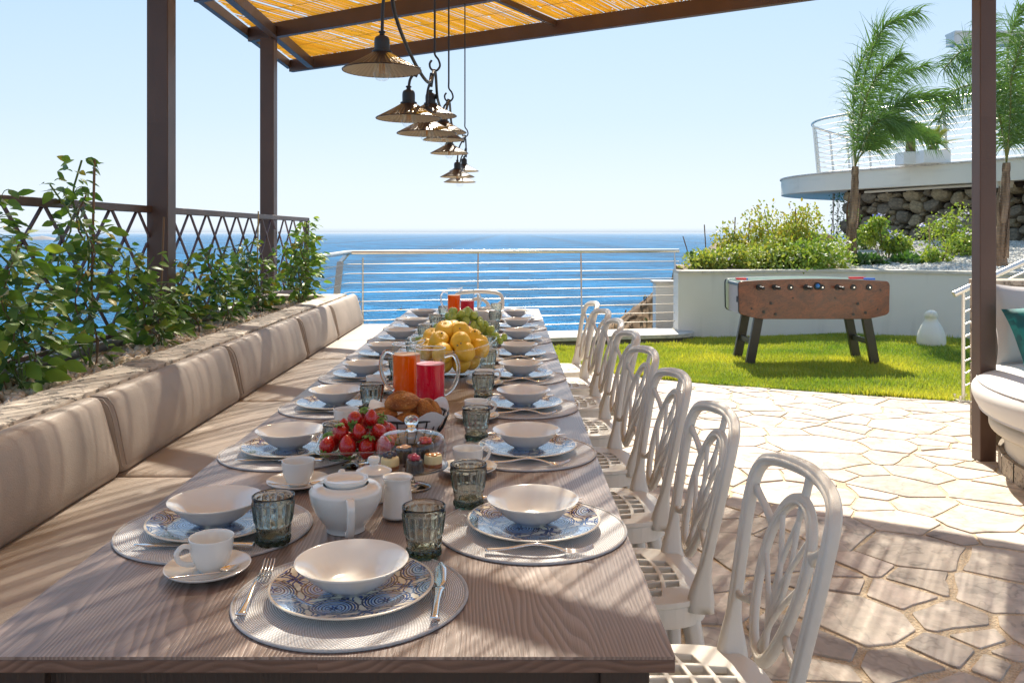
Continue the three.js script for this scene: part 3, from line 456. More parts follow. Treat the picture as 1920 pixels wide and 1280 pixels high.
// ---------------------------------------------------------------- white cast chairs
function chairProto() {
  const c = thing('garden_chair', 'x', 'chair', [0, 0, 0], 0, 'white cast garden chairs');
  c.scale.setScalar(.952); const H = .44, bx = (y, z) => .165 + .085 * Math.pow(Math.max(0, (y - H) / .44), 1.3) + .03 * (1 - Math.pow(z / .2, 2)) * smooth(y, .5, .8);
  const P = (y, z) => V(bx(y, z), y, z);
  // seat: a rounded square with a curved lattice of openings
  const outline = (k) => { const s = new THREE.Shape(), n = 48; for (let i = 0; i < n; i++) { const a = i / n * TAU, ca = Math.cos(a), sa = Math.sin(a), x = Math.sign(ca) * Math.pow(Math.abs(ca), .55) * .205 * k, y = Math.sign(sa) * Math.pow(Math.abs(sa), .55) * (.20 - .02 * ca) * k; i ? s.lineTo(x, y) : s.moveTo(x, y); } s.closePath(); return s; };
  const seat = outline(1), warp = (u, v) => new THREE.Vector2(-.03 + u * .152 + .022 * (1 - v * v), v * (.155 - .015 * u) * (1 + .10 * (1 - u * u)));
  for (let i = 0; i < 6; i++) for (let j = 0; j < 6; j++) { const u0 = -1 + i / 3, v0 = -1 + j / 3, m = .024; if (Math.hypot(u0 + 1 / 6, v0 + 1 / 6) > 1.14) continue; const h = new THREE.Path(), ps = [[u0 + m, v0 + m], [u0 + 1 / 3 - m, v0 + m], [u0 + 1 / 3 - m, v0 + 1 / 3 - m], [u0 + m, v0 + 1 / 3 - m]].map(([u, v]) => warp(u, v)); ps.reverse().forEach((p, k) => k ? h.lineTo(p.x, p.y) : h.moveTo(p.x, p.y)); h.closePath(); seat.holes.push(h); }
  const sg = new THREE.ExtrudeGeometry(seat, { depth: .010, bevelEnabled: true, bevelSize: .003, bevelThickness: .003, bevelSegments: 2, curveSegments: 4 }).rotateX(-Math.PI / 2).translate(0, H - .013, 0);
  part('seat', boxUV(sg), M.chair, c);
  const rim = outline(.985), hole = outline(.93); rim.holes.push(hole);
  part('seat_rim', boxUV(new THREE.ExtrudeGeometry(rim, { depth: .05, bevelEnabled: true, bevelSize: .002, bevelThickness: .002, bevelSegments: 1 }).rotateX(-Math.PI / 2).translate(0, H - .068, 0)), M.chair, c);
  for (const a of [-1, 1]) for (const b of [-1, 1]) part('leg', surface(20, 8, (u, v) => { const t = u * TAU, r = lerp(.025, .014, v) * (1 + .06 * Math.cos(t * 6)), y = (H - .06) * (1 - v), bow = Math.sin(v * Math.PI) * .012; return V(a * (.145 + .03 * v + bow) + Math.cos(t) * r, y, b * (.14 + .03 * v + bow) + Math.sin(t) * r); }, true), M.chair, c);
  const side = [[H - .03, .165], [.50, .176], [.60, .188], [.70, .200], [.79, .207], [.84, .203], [.868, .185], [.882, .14]];
  const path = [...side.map(([y, z]) => P(y, -z)), P(.889, -.07), P(.892, 0), P(.889, .07), ...[...side].reverse().map(([y, z]) => P(y, z))];
  part('back_frame', sweep(path, (t) => { const e = Math.min(t, 1 - t); return .030 + .018 * smooth(.06 - e, 0, .06) + .004 * smooth(e, .3, .5); }, (t) => { const e = Math.min(t, 1 - t); return .026 + .05 * smooth(.09 - e, 0, .09); }, V(1, 0, 0), 72, false, 10, .65), M.chair, c);
  // groove bead on the frame
  part('frame_bead', sweep(path.map((p) => p.clone().add(V(-.012, 0, 0))), .012, .012, V(1, 0, 0), 72, false, 6), M.chair, c);
  const med = (f, k = 1) => { const y = .665 + .165 * k * Math.cos(f), z = .118 * k * Math.sin(f) * (.86 + .2 * Math.cos(f)); return P(y, z); };
  part('medallion', sweep(Array.from({ length: 20 }, (_, i) => med(i / 20 * TAU)), .028, .018, V(1, 0, 0), 64, true, 8, .65), M.chair, c);
  part('medallion_bead', sweep(Array.from({ length: 20 }, (_, i) => med(i / 20 * TAU, .97).add(V(-.009, 0, 0))), .009, .008, V(1, 0, 0), 64, true, 6), M.chair, c);
  for (const s of [-1, 1]) for (const [fb, ft, bow] of [[165, 78, .02], [178, 42, .035], [195, 5, .04]]) { const a = med(fb * s * Math.PI / 180), b = med(-ft * s * Math.PI / 180), m = a.clone().lerp(b, .5); m.z += s * bow; part('lattice_bar', sweep([a, m, b], .011, .012, V(1, 0, 0), 12, false, 6), M.chair, c); }
  part('strut', sweep([P(.825, 0), P(.888, 0)], (t) => .018 + .014 * Math.pow(Math.abs(t - .5) * 2, 2), .016, V(1, 0, 0), 6, false, 8), M.chair, c);
  for (const s of [-1, 1]) { part('strut', sweep([P(.80, s * .193), P(.775, s * .15), P(.748, s * .105)], (t) => .016 + .016 * Math.pow(Math.abs(t - .5) * 2, 2), .016, V(1, 0, 0), 8, false, 8), M.chair, c); part('strut', sweep([P(.565, s * .182), P(.568, s * .14), P(.585, s * .098)], (t) => .014 + .014 * Math.pow(Math.abs(t - .5) * 2, 2), .015, V(1, 0, 0), 8, false, 8), M.chair, c); }
  return c;
}
const ORD = ['first', 'second', 'third', 'fourth', 'fifth', 'sixth', 'seventh', 'eighth'];
const ROW = (k) => 1.67 + .58 * k;
const chair = chairProto();
{
  const q = rng(4);
  for (let k = 0; k < 8; k++) { const lab = (k === 0 ? 'nearest' : k === 7 ? 'farthest' : ORD[k] + ' from the camera') + ' white openwork garden chair in the row along the right table side'; const x = .325 + (q() - .5) * .035, turn = .07 + (q() - .5) * .09, pos = [x, 0, -(ROW(k) + .03)]; if (!k) { chair.position.set(...pos); chair.rotation.y = turn; chair.userData.label = lab; } else copy(chair, pos, turn, lab); }
  copy(chair, [-.22, 0, -6.72], Math.PI / 2 * 1 + .12, 'white openwork garden chair alone at the far head of the table');
}

// ---------------------------------------------------------------- tableware (each kind is built once)
const proto = {};
{
  const P = (name, cat, group) => thing(name, 'x', cat, [0, 0, 0], 0, group);
  { const o = proto.placemat = P('placemat', 'placemat', 'round woven placemats'), r = .183;
    const g = surface(120, 26, (u, v) => { const a = u * TAU, q = r * (1 - v * .98); const p = V(Math.cos(a) * q, .0032, Math.sin(a) * q); p.u = u * 190; p.v = v * 26; return p; }, true);
    part('woven_disc', g, M.mat, o); part('hem', new THREE.TorusGeometry(r, .0028, 6, 96).rotateX(Math.PI / 2).translate(0, .0026, 0), M.napkin, o); }
  { const o = proto.plate = P('dinner_plate', 'plate', 'blue patterned dinner plates');
    const top = spline([[.0005, .008], [.05, .0082], [.083, .0095], [.10, .0135], [.126, .0185]], 20), face = lathe(top, 72), p = face.attributes.position, uv = face.attributes.uv;
    for (let i = 0; i < p.count; i++) uv.setXY(i, .5 + p.getX(i) / .262, .5 + p.getZ(i) / .262);
    part('patterned_face', face, M.plate, o); part('rim', lathe(spline([[.126, .0185], [.1295, .0185], [.130, .0165], [.125, .0145], [.10, .009], [.082, .002], [.07, .0], [.0005, .001]], 30), 72), M.plateBack, o); }
  { const o = proto.bowl = P('soup_bowl', 'bowl', 'cream ceramic soup bowls'), out = spline([[.030, 0], [.033, .002], [.037, .005], [.055, .016], [.075, .034], [.0885, .046]], 24), inn = spline([[.090, .0485], [.086, .0480], [.0735, .0400], [.055, .022], [.036, .0105], [.0005, .008]], 24);
    part('bowl_body', surface(96, out.length - 1 + inn.length, (u, v) => { const L = [...out, ...inn, [.0004, .008]], i = Math.min(L.length - 1, Math.round(v * (out.length - 1 + inn.length))), a = u * TAU, em = i < out.length ? 1 + .007 * Math.abs(Math.sin(a * 18)) * smooth(L[i][1], .006, .02) * (1 - smooth(L[i][1], .034, .042)) : 1; return V(Math.cos(a) * L[i][0] * em, L[i][1], Math.sin(a) * L[i][0] * em); }, true), M.bowl, o);
    part('foot_ring', lathe([[.0005, .0005], [.03, .0005], [.031, 0], [.033, .003]], 48), M.bowl, o); }
  { const o = proto.tumbler = P('drinking_glass', 'glass', 'grey green pressed tumblers'), H = .092;
    const prof = (v, u) => { const y = v * H, base = lerp(.0285, .0385, smooth(v, 0, 1) * .55 + v * .45), a = u * TAU;
      const flute = .0021 * Math.pow(Math.abs(Math.cos(a * 8)), .5) * smooth(v, .42, .5) * (1 - smooth(v, .86, .92)), foot = .0034 * Math.abs(Math.cos(a * 6)) * smooth(v, .03, .08) * (1 - smooth(v, .16, .2)), med = .0030 * Math.pow(Math.max(0, Math.sin(a * 3)), 2) * Math.exp(-Math.pow((v - .29) / .06, 2)) - .0024 * Math.pow(Math.max(0, Math.sin(a * 3)), 14) * Math.exp(-Math.pow((v - .29) / .025, 2)), bead = .0008 * Math.sin(a * 40) * Math.exp(-Math.pow((v - .40) / .015, 2)) + .0008 * Math.sin(a * 40) * Math.exp(-Math.pow((v - .19) / .012, 2)); return [base + flute + foot + med + bead + .0006 * smooth(v, .9, .94), y]; };
    const NO = 46, NI = 14;
    part('glass_body', surface(160, NO + NI + 3, (u, v) => { const k = Math.round(v * (NO + NI + 3)), a = u * TAU; let r, y; if (k === 0) { r = 1e-4; y = .001; } else if (k <= NO + 1) { [r, y] = prof((k - 1) / NO, u); } else { const t = (k - NO - 2) / (NI + 0); if (k === NO + 2) { r = .0375; y = H + .0009; } else if (k >= NO + NI + 3) { r = 1e-4; y = .013; } else { y = lerp(H, .014, t); r = lerp(.0362, .0255, t); } } return V(Math.cos(a) * r, y, Math.sin(a) * r); }, true), M.tumbler, o); }
  { const o = proto.saucer = P('saucer', 'saucer', 'white saucers'); part('saucer_body', lathe([...spline([[.0005, .003], [.022, .003], [.026, .0045], [.045, .008], [.068, .0155]], 20), [.0708, .0165], [.0712, .0155], ...spline([[.0695, .0125], [.045, .0045], [.03, .0005], [.0005, .0008]], 14)], 64), M.ceramic, o); }
  { const o = proto.cup = P('coffee_cup', 'cup', 'white coffee cups');
    part('cup_body', lathe([...spline([[.0005, .001], [.019, .0005], [.022, .002], [.0285, .012], [.0345, .030], [.0375, .0545]], 26), [.0372, .0565], [.0355, .0560], ...spline([[.0345, .052], [.031, .030], [.024, .0125], [.0005, .009]], 18)], 56), M.ceramic, o);
    part('handle', sweep([V(.0355, .047, 0), V(.050, .0505, 0), V(.0605, .041, 0), V(.056, .027, 0), V(.044, .019, 0), V(.030, .016, 0)], .009, .0055, V(0, 0, 1), 24, false, 8, .9), M.ceramic, o); }
  { const o = proto.fork = P('fork', 'fork', 'steel forks');
    part('handle', sweep([V(-.10, .006, 0), V(-.06, .009, 0), V(-.01, .017, 0), V(.025, .012, 0), V(.045, .006, 0)], (t) => .004 + .0105 * Math.pow(1 - t, 3) + .012 * smooth(t, .8, 1) + .002, (t) => .004 + .0015 * (1 - t), V(0, 1, 0), 28, false, 8, .9), M.cutlery, o);
    for (let k = 0; k < 4; k++) { const z = (k - 1.5) * .0057; part('tine', sweep([V(.042, .0065, z), V(.06, .005, z), V(.08, .009, z), V(.094, .0155, z * .96)], (t) => .0038 - .002 * t, .0024, V(0, 1, 0), 12, false, 6), M.cutlery, o); } }
  { const o = proto.knife = P('knife', 'knife', 'steel knives');
    part('handle', sweep([V(-.11, .008, 0), V(-.06, .0085, 0), V(0, .008, 0)], (t) => .012 + .007 * Math.pow(Math.abs(t - .35) * 1.6, 2) + .003 * smooth(.06 - t, 0, .06) + .004 * smooth(t, .93, 1), (t) => .010 - .003 * t, V(0, 1, 0), 24, false, 8, .85), M.cutlery, o);
    part('blade', sweep([V(0, .0075, 0), V(.05, .007, .001), V(.11, .0065, -.002)], (t) => .006 + .012 * smooth(t, .05, .3) * (1 - smooth(t, .78, 1)) + .001, .0022, V(0, 1, 0), 24, false, 8, .9), M.cutlery, o); }
  { const o = proto.spoon = P('teaspoon', 'spoon', 'steel teaspoons');
    part('handle', sweep([V(-.055, .018, 0), V(-.02, .012, 0), V(.02, .0055, 0), V(.034, .004, 0)], (t) => .003 + .004 * Math.pow(1 - t, 2), .0022, V(0, 1, 0), 18, false, 6), M.cutlery, o);
    part('spoon_bowl', surface(18, 8, (u, v) => { const a = u * TAU, r = v; return V(.047 + .0165 * r * Math.cos(a), .0015 + .0055 * r * r, .0105 * r * Math.sin(a)); }, true), M.cutlery, o); }
}
const used = {};
function put(kind, x, y, D, turn, label) { if (!used[kind]) { used[kind] = 1; proto[kind].position.set(x, y, -D); proto[kind].rotation.y = turn; proto[kind].userData.label = label; return proto[kind]; } return copy(proto[kind], [x, y, -D], turn, label); }
{
  const q = rng(17), j = (a) => (q() - .5) * a;
  const T0 = TH + .0005;
  const setting = (x, D, where, o) => {
    put('placemat', x, T0, D, q() * 6, 'round silver woven placemat ' + where);
    const px = x + (o.dx ?? 0), pd = D + (o.dd ?? 0);
    put('plate', px, T0 + .0045, pd, q() * 6, 'blue and cream patterned plate ' + where);
    put('bowl', px + j(.01), T0 + .0125, pd + j(.01), q() * 6, 'cream soup bowl stacked on the patterned plate ' + where);
    put('fork', ...o.fork.slice(0, 1), T0 + .005, ...o.fork.slice(1), 'steel fork ' + where);
    put('knife', ...o.knife.slice(0, 1), T0 + .005, ...o.knife.slice(1), 'steel table knife ' + where);
    put('tumbler', ...o.glass.slice(0, 1), T0, o.glass[1], q() * 6, 'grey green pressed drinking glass ' + where);
    const [cx, cd, ct] = o.cup; put('saucer', cx, T0, cd, q() * 6, 'white saucer under a cup ' + where);
    put('cup', cx + (o.cx ?? 0), T0 + .0035, cd + (o.cd ?? 0), ct, 'white coffee cup ' + where);
    put('spoon', cx + .006, T0 + .0085, cd - .045, o.spoon ?? .5, 'teaspoon on the saucer ' + where);
  };
  setting(-.25, 1.36, 'at the near head of the table', { fork: [-.405, 1.37, 1.62], knife: [-.112, 1.36, 1.60], glass: [-.152, 1.525], cup: [-.512, 1.45, 3.9], spoon: .75, cx: .002, cd: .012 });
  for (let k = 0; k < 8; k++) {
    const D = ROW(k), w = (side) => (k === 0 ? 'nearest' : k === 7 ? 'farthest' : ORD[k]) + ' in the row on the ' + side + ' side';
    setting(.045, D, w('chair'), { dx: .004, fork: [.058, D - .142, Math.PI + .03 + j(.08)], knife: [.05, D + .152, Math.PI + j(.06)], glass: [-.087 + j(.01), D + .125 + j(.02)], cup: [-.095 + j(.02), D + .40 + j(.03), Math.PI * .9 + j(.8)] });
    if (k === 7) continue;
    setting(-.574, D, w('bench'), { fork: [-.58, D + .152, j(.06)], knife: [-.573, D - .118, .03 + j(.05)], glass: [-.437 + j(.012), D - .075 + j(.02)], cup: [-.473 + j(.02), D + .27 + j(.03), j(.9) + 1.2] });
  }
  { const D = ROW(7), s = 'farthest in the row on the bench side'; put('placemat', -.574, T0, D, 1, 'round silver woven placemat ' + s); put('plate', -.574, T0 + .0045, D, 2, 'blue and cream patterned plate ' + s); put('bowl', -.574, T0 + .0125, D, 2, 'cream soup bowl stacked on the patterned plate ' + s); put('tumbler', -.43, T0, D - .06, 0, 'grey green pressed drinking glass ' + s); }
  for (const k of Object.keys(proto)) if (!used[k]) scene.remove(proto[k]);
}

// ---------------------------------------------------------------- serving things along the middle of the table
const Y0 = TH + .0006;
function teapot(label, x, D, turn) {
  const o = thing('teapot', label, 'teapot', [x, Y0, -D], turn);
  part('pot_body', lathe(spline([[.0005, 0], [.034, 0], [.037, .003], [.040, .012], [.056, .034], [.067, .058], [.0705, .074], [.0695, .081], [.062, .087], [.044, .0905]], 44), 64), M.ceramic, o);
  const lid = part('lid', lathe([...spline([[.0005, .0935], [.022, .094], [.037, .097], [.0415, .1015]], 16), [.043, .102], [.0435, .1005], ...spline([[.042, .095], [.040, .0905], [.039, .088]], 8)], 48), M.ceramic, o); lid.userData.label = 'shallow dished teapot lid';
  part('handle', sweep([V(.0, .0775, .064), V(0, .080, .088), V(0, .072, .100), V(0, .048, .098), V(0, .022, .088), V(0, .012, .075), V(0, .016, .062)], (t) => .017 - .002 * Math.sin(t * Math.PI), .0075, V(1, 0, 0).cross(V(0, 1, 0)).clone().set(0, .25, 1), 40, false, 10, .7), M.ceramic, o);
  part('spout', surface(20, 12, (u, v) => { const a = u * TAU, r = lerp(.016, .008, v), z = lerp(-.052, -.098, v), y = lerp(.045, .086, v * v * .6 + v * .4); return V(Math.cos(a) * r, y + Math.sin(a) * r, z + Math.sin(a) * r * .5); }, true), M.ceramic, o);
  return o;
}
teapot('wide white teapot with dished lid near the front of the table', -.318, 1.665, .28);
teapot('distant white teapot beside the red jug at the table far end', -.155, 5.45, .3);
{
  const o = thing('sugar_bowl', 'white lidded sugar bowl with a knob behind the teapot', 'sugar bowl', [-.292, Y0, -1.845]);
  part('bowl_body', lathe(spline([[.0005, 0], [.026, 0], [.034, .006], [.041, .025], [.0415, .045], [.036, .060], [.034, .063]], 24), 48), M.ceramic, o);
  const l = part('lid', lathe(spline([[.0385, .063], [.038, .067], [.025, .073], [.012, .076], [.0085, .080]], 16), 40), M.ceramic, o); part('knob', lathe(spline([[.0085, .079], [.0125, .085], [.0135, .091], [.010, .0955], [.0005, .097]], 16), 24), M.ceramic, l);
  const j = thing('milk_jug', 'small straight white milk jug with pouring lip beside the teapot', 'jug', [-.226, Y0, -1.735], .35);
  part('jug_body', surface(64, 40, (u, v) => { const inner = v > .5, w = inner ? 1 - (v - .5) * 2 : v * 2, a = u * TAU; let y = w * .086, r = lerp(.031, .0265, smooth(w, 0, .9)) + .004 * smooth(w, .85, 1); if (w < .03) r *= w / .03 * .98 + .02; if (inner) { r = Math.max(1e-4, r - .003); y = Math.max(y, .004) + .0004; } const lip = Math.exp(-Math.pow(Math.atan2(Math.sin(a + 2.5), Math.cos(a + 2.5)) / .32, 2)) * smooth(w, .68, 1); r += lip * .012; y += lip * .004 - (1 - Math.cos(a + 2.5)) * .001 * smooth(w, .9, 1); return V(Math.cos(a) * r, y, -Math.sin(a) * r); }, true), M.ceramic, j);
}
{ // cake stand with dome
  const x = -.222, D = 1.945, s = thing('cake_stand', 'footed clear glass cake stand carrying small cakes', 'cake stand', [x, Y0, -D]);
  part('foot', lathe(spline([[.0005, .001], [.040, .001], [.042, .003], [.030, .007], [.012, .012], [.0065, .020], [.0075, .040], [.02, .045]], 26), 40), M.solidGlass, s);
  part('plate', lathe([[.0005, .0445], [.06, .0445], [.082, .047], [.0845, .0495], [.083, .051], [.06, .0485], [.0005, .0485]], 64), M.solidGlass, s);
  const d = thing('glass_dome', 'clear glass dome with a ball knob covering the small cakes', 'glass dome', [x, Y0 + .0505, -D]);
  part('dome', lathe(spline([[.0775, 0], [.0785, .002], [.0785, .045], [.074, .062], [.058, .071], [.02, .0765], [.008, .078]], 40), 72), M.glass, d);
  part('rim', new THREE.TorusGeometry(.0785, .0014, 8, 72).rotateX(Math.PI / 2), M.solidGlass, d);
  part('knob', lathe(spline([[.0005, .0755], [.013, .077], [.009, .084], [.010, .088], [.0155, .098], [.0135, .108], [.0005, .114]], 24), 32), M.solidGlass, d);
  const cy = Y0 + .0492, kinds = [[-.045, .028, M.cheese, M.blueberry, 'small cheesecake topped with blueberries under the dome, at left', 'cheesecake'], [.012, .045, M.choc, M.berry, 'dark chocolate cake topped with red berries under the dome, in front', 'cake'], [.050, .008, M.cheese, M.glaze, 'small yellow cheesecake under the dome, at right', 'cheesecake'], [-.022, -.030, M.choc, M.glaze, 'glazed orange tartlet under the dome, behind the cheesecake', 'tartlet'], [.028, -.030, M.choc, M.berry, 'tall chocolate cake with red fruit under the dome, at the back', 'cake']];
  const q = rng(8);
  kinds.forEach(([dx, dz, body, top, label, cat], i) => {
    const o = thing(cat === 'tartlet' ? 'tartlet' : 'small_cake', label, cat, [x + dx, cy, -D + dz], i), h = [.026, .026, .027, .034, .044][i], r = .0205;
    if (body === M.cheese) { part('crust_base', new THREE.CylinderGeometry(r, r, .008, 24).translate(0, .004, 0), M.crumb, o); part('cream_layer', lathe(spline([[r * .97, .008], [r, .012], [r * .97, h - .003], [r * .8, h], [.0005, h]], 12), 28), M.cheese, o); }
    else part('sponge', lathe(spline([[.0005, 0], [r, 0], [r * 1.02, .004], [r * .95, h - .004], [r * .75, h], [.0005, h]], 16), 28), body, o);
    for (let k = 0; k < 5; k++) { const a = k * 1.26 + q(), rad = k ? .010 : 0, s = top === M.glaze ? .0085 : .0065 + .0015 * q(); part(top === M.glaze ? 'glaze' : 'berry', new THREE.SphereGeometry(s, 12, 8).scale(1, top === M.glaze ? .35 : .9, 1).translate(Math.cos(a) * rad, h + (top === M.glaze ? .0008 : s * .7 + (k ? 0 : .003)), Math.sin(a) * rad), top === M.blueberry && k % 2 ? M.choc : top, o); }
  });
}
{ // strawberry tray
  const x = -.365, D = 2.12, o = thing('glass_tray', 'square footed glass dish heaped with strawberries', 'glass dish', [x, Y0, -D], .12);
  part('foot', lathe(spline([[.0005, .001], [.045, .001], [.047, .004], [.02, .010], [.009, .018], [.012, .032], [.03, .037]], 22), 32), M.solidGlass, o);
  const w = .105, dish = (k, y) => [V(-w * k, y, -w * k), V(w * k, y, -w * k), V(w * k, y, w * k), V(-w * k, y, w * k)];
  part('dish', surface(40, 10, (u, v) => { const a = u * TAU, ca = Math.cos(a), sa = Math.sin(a), f = 1 / Math.pow(Math.pow(Math.abs(ca), 9) + Math.pow(Math.abs(sa), 9), 1 / 9), r = v < .6 ? v / .6 * .08 : lerp(.08, .108, (v - .6) / .4), y = v < .6 ? .037 : lerp(.037, .060, Math.pow((v - .6) / .4, 1.2)); return V(ca * f * r, y, sa * f * r); }, true), M.glass, o);
  part('rim', sweep(Array.from({ length: 40 }, (_, i) => { const a = i / 40 * TAU, ca = Math.cos(a), sa = Math.sin(a), f = .108 / Math.pow(Math.pow(Math.abs(ca), 9) + Math.pow(Math.abs(sa), 9), 1 / 9); return V(ca * f, .060, sa * f); }), .005, .004, V(0, 1, 0), 80, true, 8), M.solidGlass, o);
  const berry = thing('strawberry', 'ripe red strawberry heaped in the square glass dish', 'strawberry', [0, 0, 0], 0, 'strawberries in the glass dish');
  part('flesh', (() => { const g = surface(24, 18, (u, v) => { const a = u * TAU, t = v, r = .0215 * Math.pow(Math.sin(Math.min(1, t * .985 + .012) * Math.PI), .62) * (1 - .30 * (1 - t)) * (1 + .03 * Math.sin(a * 3 + 1)), y = lerp(-.027, .020, t); return V(Math.cos(a) * r, y, Math.sin(a) * r); }, true); return g; })(), M.strawberry, berry);
  part('calyx', Array.from({ length: 8 }, (_, k) => { const a = k / 8 * TAU + (k % 2) * .1, g = surface(2, 4, (u, v) => { const r = .002 + .0135 * v, w = .0046 * Math.sin(Math.min(1, v + .12) * 2.6) * (u - .5) * 2; return V(r, .020 + .004 * Math.sin(v * 3) - .003 * v * v + (k % 3) * .0012 * v, w); }); return g.rotateY(a); }).concat([rod(V(0, .019, 0), V(.002, .030, .001), .0014, 5)]), M.calyx, berry);
  const q = rng(23), spots = []; let layer = 0;
  for (const [y, list] of [[.064, [[-.075, .07], [-.026, .075], [.022, .072], [.068, .07], [-.075, .02], [-.025, .024], [.025, .02], [.072, .022], [-.07, -.03], [-.02, -.028], [.03, -.03], [.074, -.03], [-.04, -.078], [.015, -.078], [.066, -.078]]], [.094, [[-.045, .05], [.006, .052], [.05, .045], [-.05, 0], [.0, .0], [.05, -.005], [-.02, -.05], [.035, -.052]]], [.120, [[-.02, .022], [.026, .018], [.006, -.022]]]]) for (const [dx, dz] of list) spots.push([x + dx * .95, Y0 + y, -D + dz * .95]);
  spots.forEach((p, i) => { const b = i ? berry.clone() : berry; if (i) { b.name = numbered('strawberry'); scene.add(b); } b.position.set(p[0] + (q() - .5) * .008, p[1], p[2] + (q() - .5) * .008); b.rotation.set((q() < .74 ? Math.PI : .6) + (q() - .5) * 1.7, q() * 6, (q() - .5) * 1.5); b.scale.setScalar(.88 + .26 * q()); });
  void dish;
}
{ // bread basket
  const x = -.285, D = 2.39, o = thing('bread_basket', 'black wire bread basket lined with a white napkin', 'basket', [x, Y0, -D]);
  const ring = (r, y, w) => new THREE.TorusGeometry(r, w, 6, 48).rotateX(Math.PI / 2).translate(0, y, 0);
  part('wire_rim', ring(.115, .072, .0035), M.blackWire, o); part('wire_base', ring(.075, .004, .003), M.blackWire, o);
  for (let k = 0; k < 26; k++) { const a = k / 26 * TAU; part('wire', tube([V(Math.cos(a) * .075, .004, Math.sin(a) * .075), V(Math.cos(a) * .10, .035, Math.sin(a) * .10), V(Math.cos(a) * .115, .072, Math.sin(a) * .115)], .0022, 8, 5), M.blackWire, o); }
  solo('napkin', surface(60, 16, (u, v) => { const a = u * TAU, sq = 1 + .16 * Math.pow(Math.abs(Math.sin(2 * a)), 3) * smooth(v, .6, 1), r = (v < .5 ? v * .16 : lerp(.08, .117, (v - .5) * 2)) * sq, y = (v < .5 ? .008 : lerp(.008, .082, Math.pow((v - .5) * 2, .9))) + .010 * Math.sin(a * 7 + 1) * smooth(v, .6, 1) + .010 * Math.pow(Math.abs(Math.sin(2 * a)), 3) * smooth(v, .8, 1); return V(x + Math.cos(a) * r, Y0 + y, -D + Math.sin(a) * r); }, true), M.napkin, 'white cloth napkin lining the black wire bread basket', 'napkin');
  const q = rng(3), roll = (label, dx, y, dz, rx, ry, rz, L, w, h) => { const g = new THREE.SphereGeometry(1, 36, 24), p = g.attributes.position; for (let i = 0; i < p.count; i++) { const a = p.getX(i), b = p.getY(i), c = p.getZ(i), split = Math.exp(-Math.pow((c - .15 * Math.sin(a * 2)) / .13, 2)) * smooth(b, .2, .7), n = .94 + .12 * vn(a * 3 + 9, c * 3 + b * 2 + 9); p.setXYZ(i, a * L * n, b * h * n * (b < 0 ? .6 : 1) - split * .005, c * w * n); } g.computeVertexNormals();
    const o2 = thing('bread_roll', label, 'bread roll', [x + dx, Y0 + y, -D + dz], 0, 'bread rolls in the basket'); o2.rotation.set(rx, ry, rz); part('crust', g, M.bread, o2); return o2; };
  roll('large seeded bread roll on top of the basket', -.01, .105, .02, .1, .5, -.05, .050, .040, .034); roll('seeded bread roll leaning at the right of the basket', .062, .085, .02, .3, -.6, -.5, .040, .033, .030); roll('bread roll low at the left of the basket', -.060, .072, .045, .2, .2, .2, .040, .033, .026); roll('bread roll low at the front of the basket', .005, .06, .055, .2, .1, .1, .040, .030, .026); roll('bread roll hidden at the back of the basket', .02, .075, -.05, .2, 1.1, .1, .045, .033, .028); void q;
}
function pitcher(kind, label, x, D, fill, turn, r = .0475, H = .212) {
  const o = thing('glass_pitcher', label, 'pitcher', [x, Y0, -D], turn);
  const lip = (a, t) => { const e = Math.exp(-Math.pow(Math.atan2(Math.sin(a), Math.cos(a)) / .45, 2)) * smooth(t, .86, 1); return e; };
  part('glass_wall', surface(64, 40, (u, v) => { const a = u * TAU, e = lip(a, v), R0 = r * (1 - .03 * Math.sin(v * Math.PI)) + e * .016; return V(-Math.cos(a) * R0, v * H + e * .010, Math.sin(a) * R0); }, true), M.glass, o);
  part('glass_base', lathe([[.0005, 0], [r - .001, 0], [r - .001, .008], [.0005, .008]], 48), M.solidGlass, o);
  part('rim', sweep(Array.from({ length: 32 }, (_, i) => { const a = i / 32 * TAU, e = lip(a, 1), R0 = r + e * .016; return V(-Math.cos(a) * R0, H + e * .010, Math.sin(a) * R0); }), .0035, .0035, V(0, 1, 0), 64, true, 8, 1), M.solidGlass, o);
  part('handle', sweep([V(r * .95, H * .87, 0), V(r + .026, H * .90, 0), V(r + .042, H * .76, 0), V(r + .038, H * .55, 0), V(r + .020, H * .38, 0), V(r * .97, H * .30, 0)], .013, .010, V(0, 0, 1), 40, false, 10, 1), M.solidGlass, o);
  part('juice', lathe([[.0005, .009], [r - .0028, .009], [r - .0038, fill * .5], [r - .0030, fill], [.0005, fill - .0008]], 56), kind === 'orange' ? M.orange : M.red, o);
  part('foam', lathe([[.0005, fill + .0006], [r - .0032, fill + .0012], [r - .0032, fill - .002]], 48), kind === 'orange' ? M.foam : M.redFoam, o);
}
pitcher('orange', 'near glass jug of orange juice beside the red juice', -.338, 2.82, .178, Math.PI + .5);
pitcher('red', 'near glass jug of red juice with its handle to the right', -.250, 2.72, .162, -.1);
pitcher('orange', 'distant glass jug of orange juice at the far end of the table', -.362, 5.62, .168, Math.PI + .2, .043, .21);
pitcher('red', 'distant glass jug of red juice with handle at the far end of the table', -.268, 5.50, .140, -.2, .046, .21);
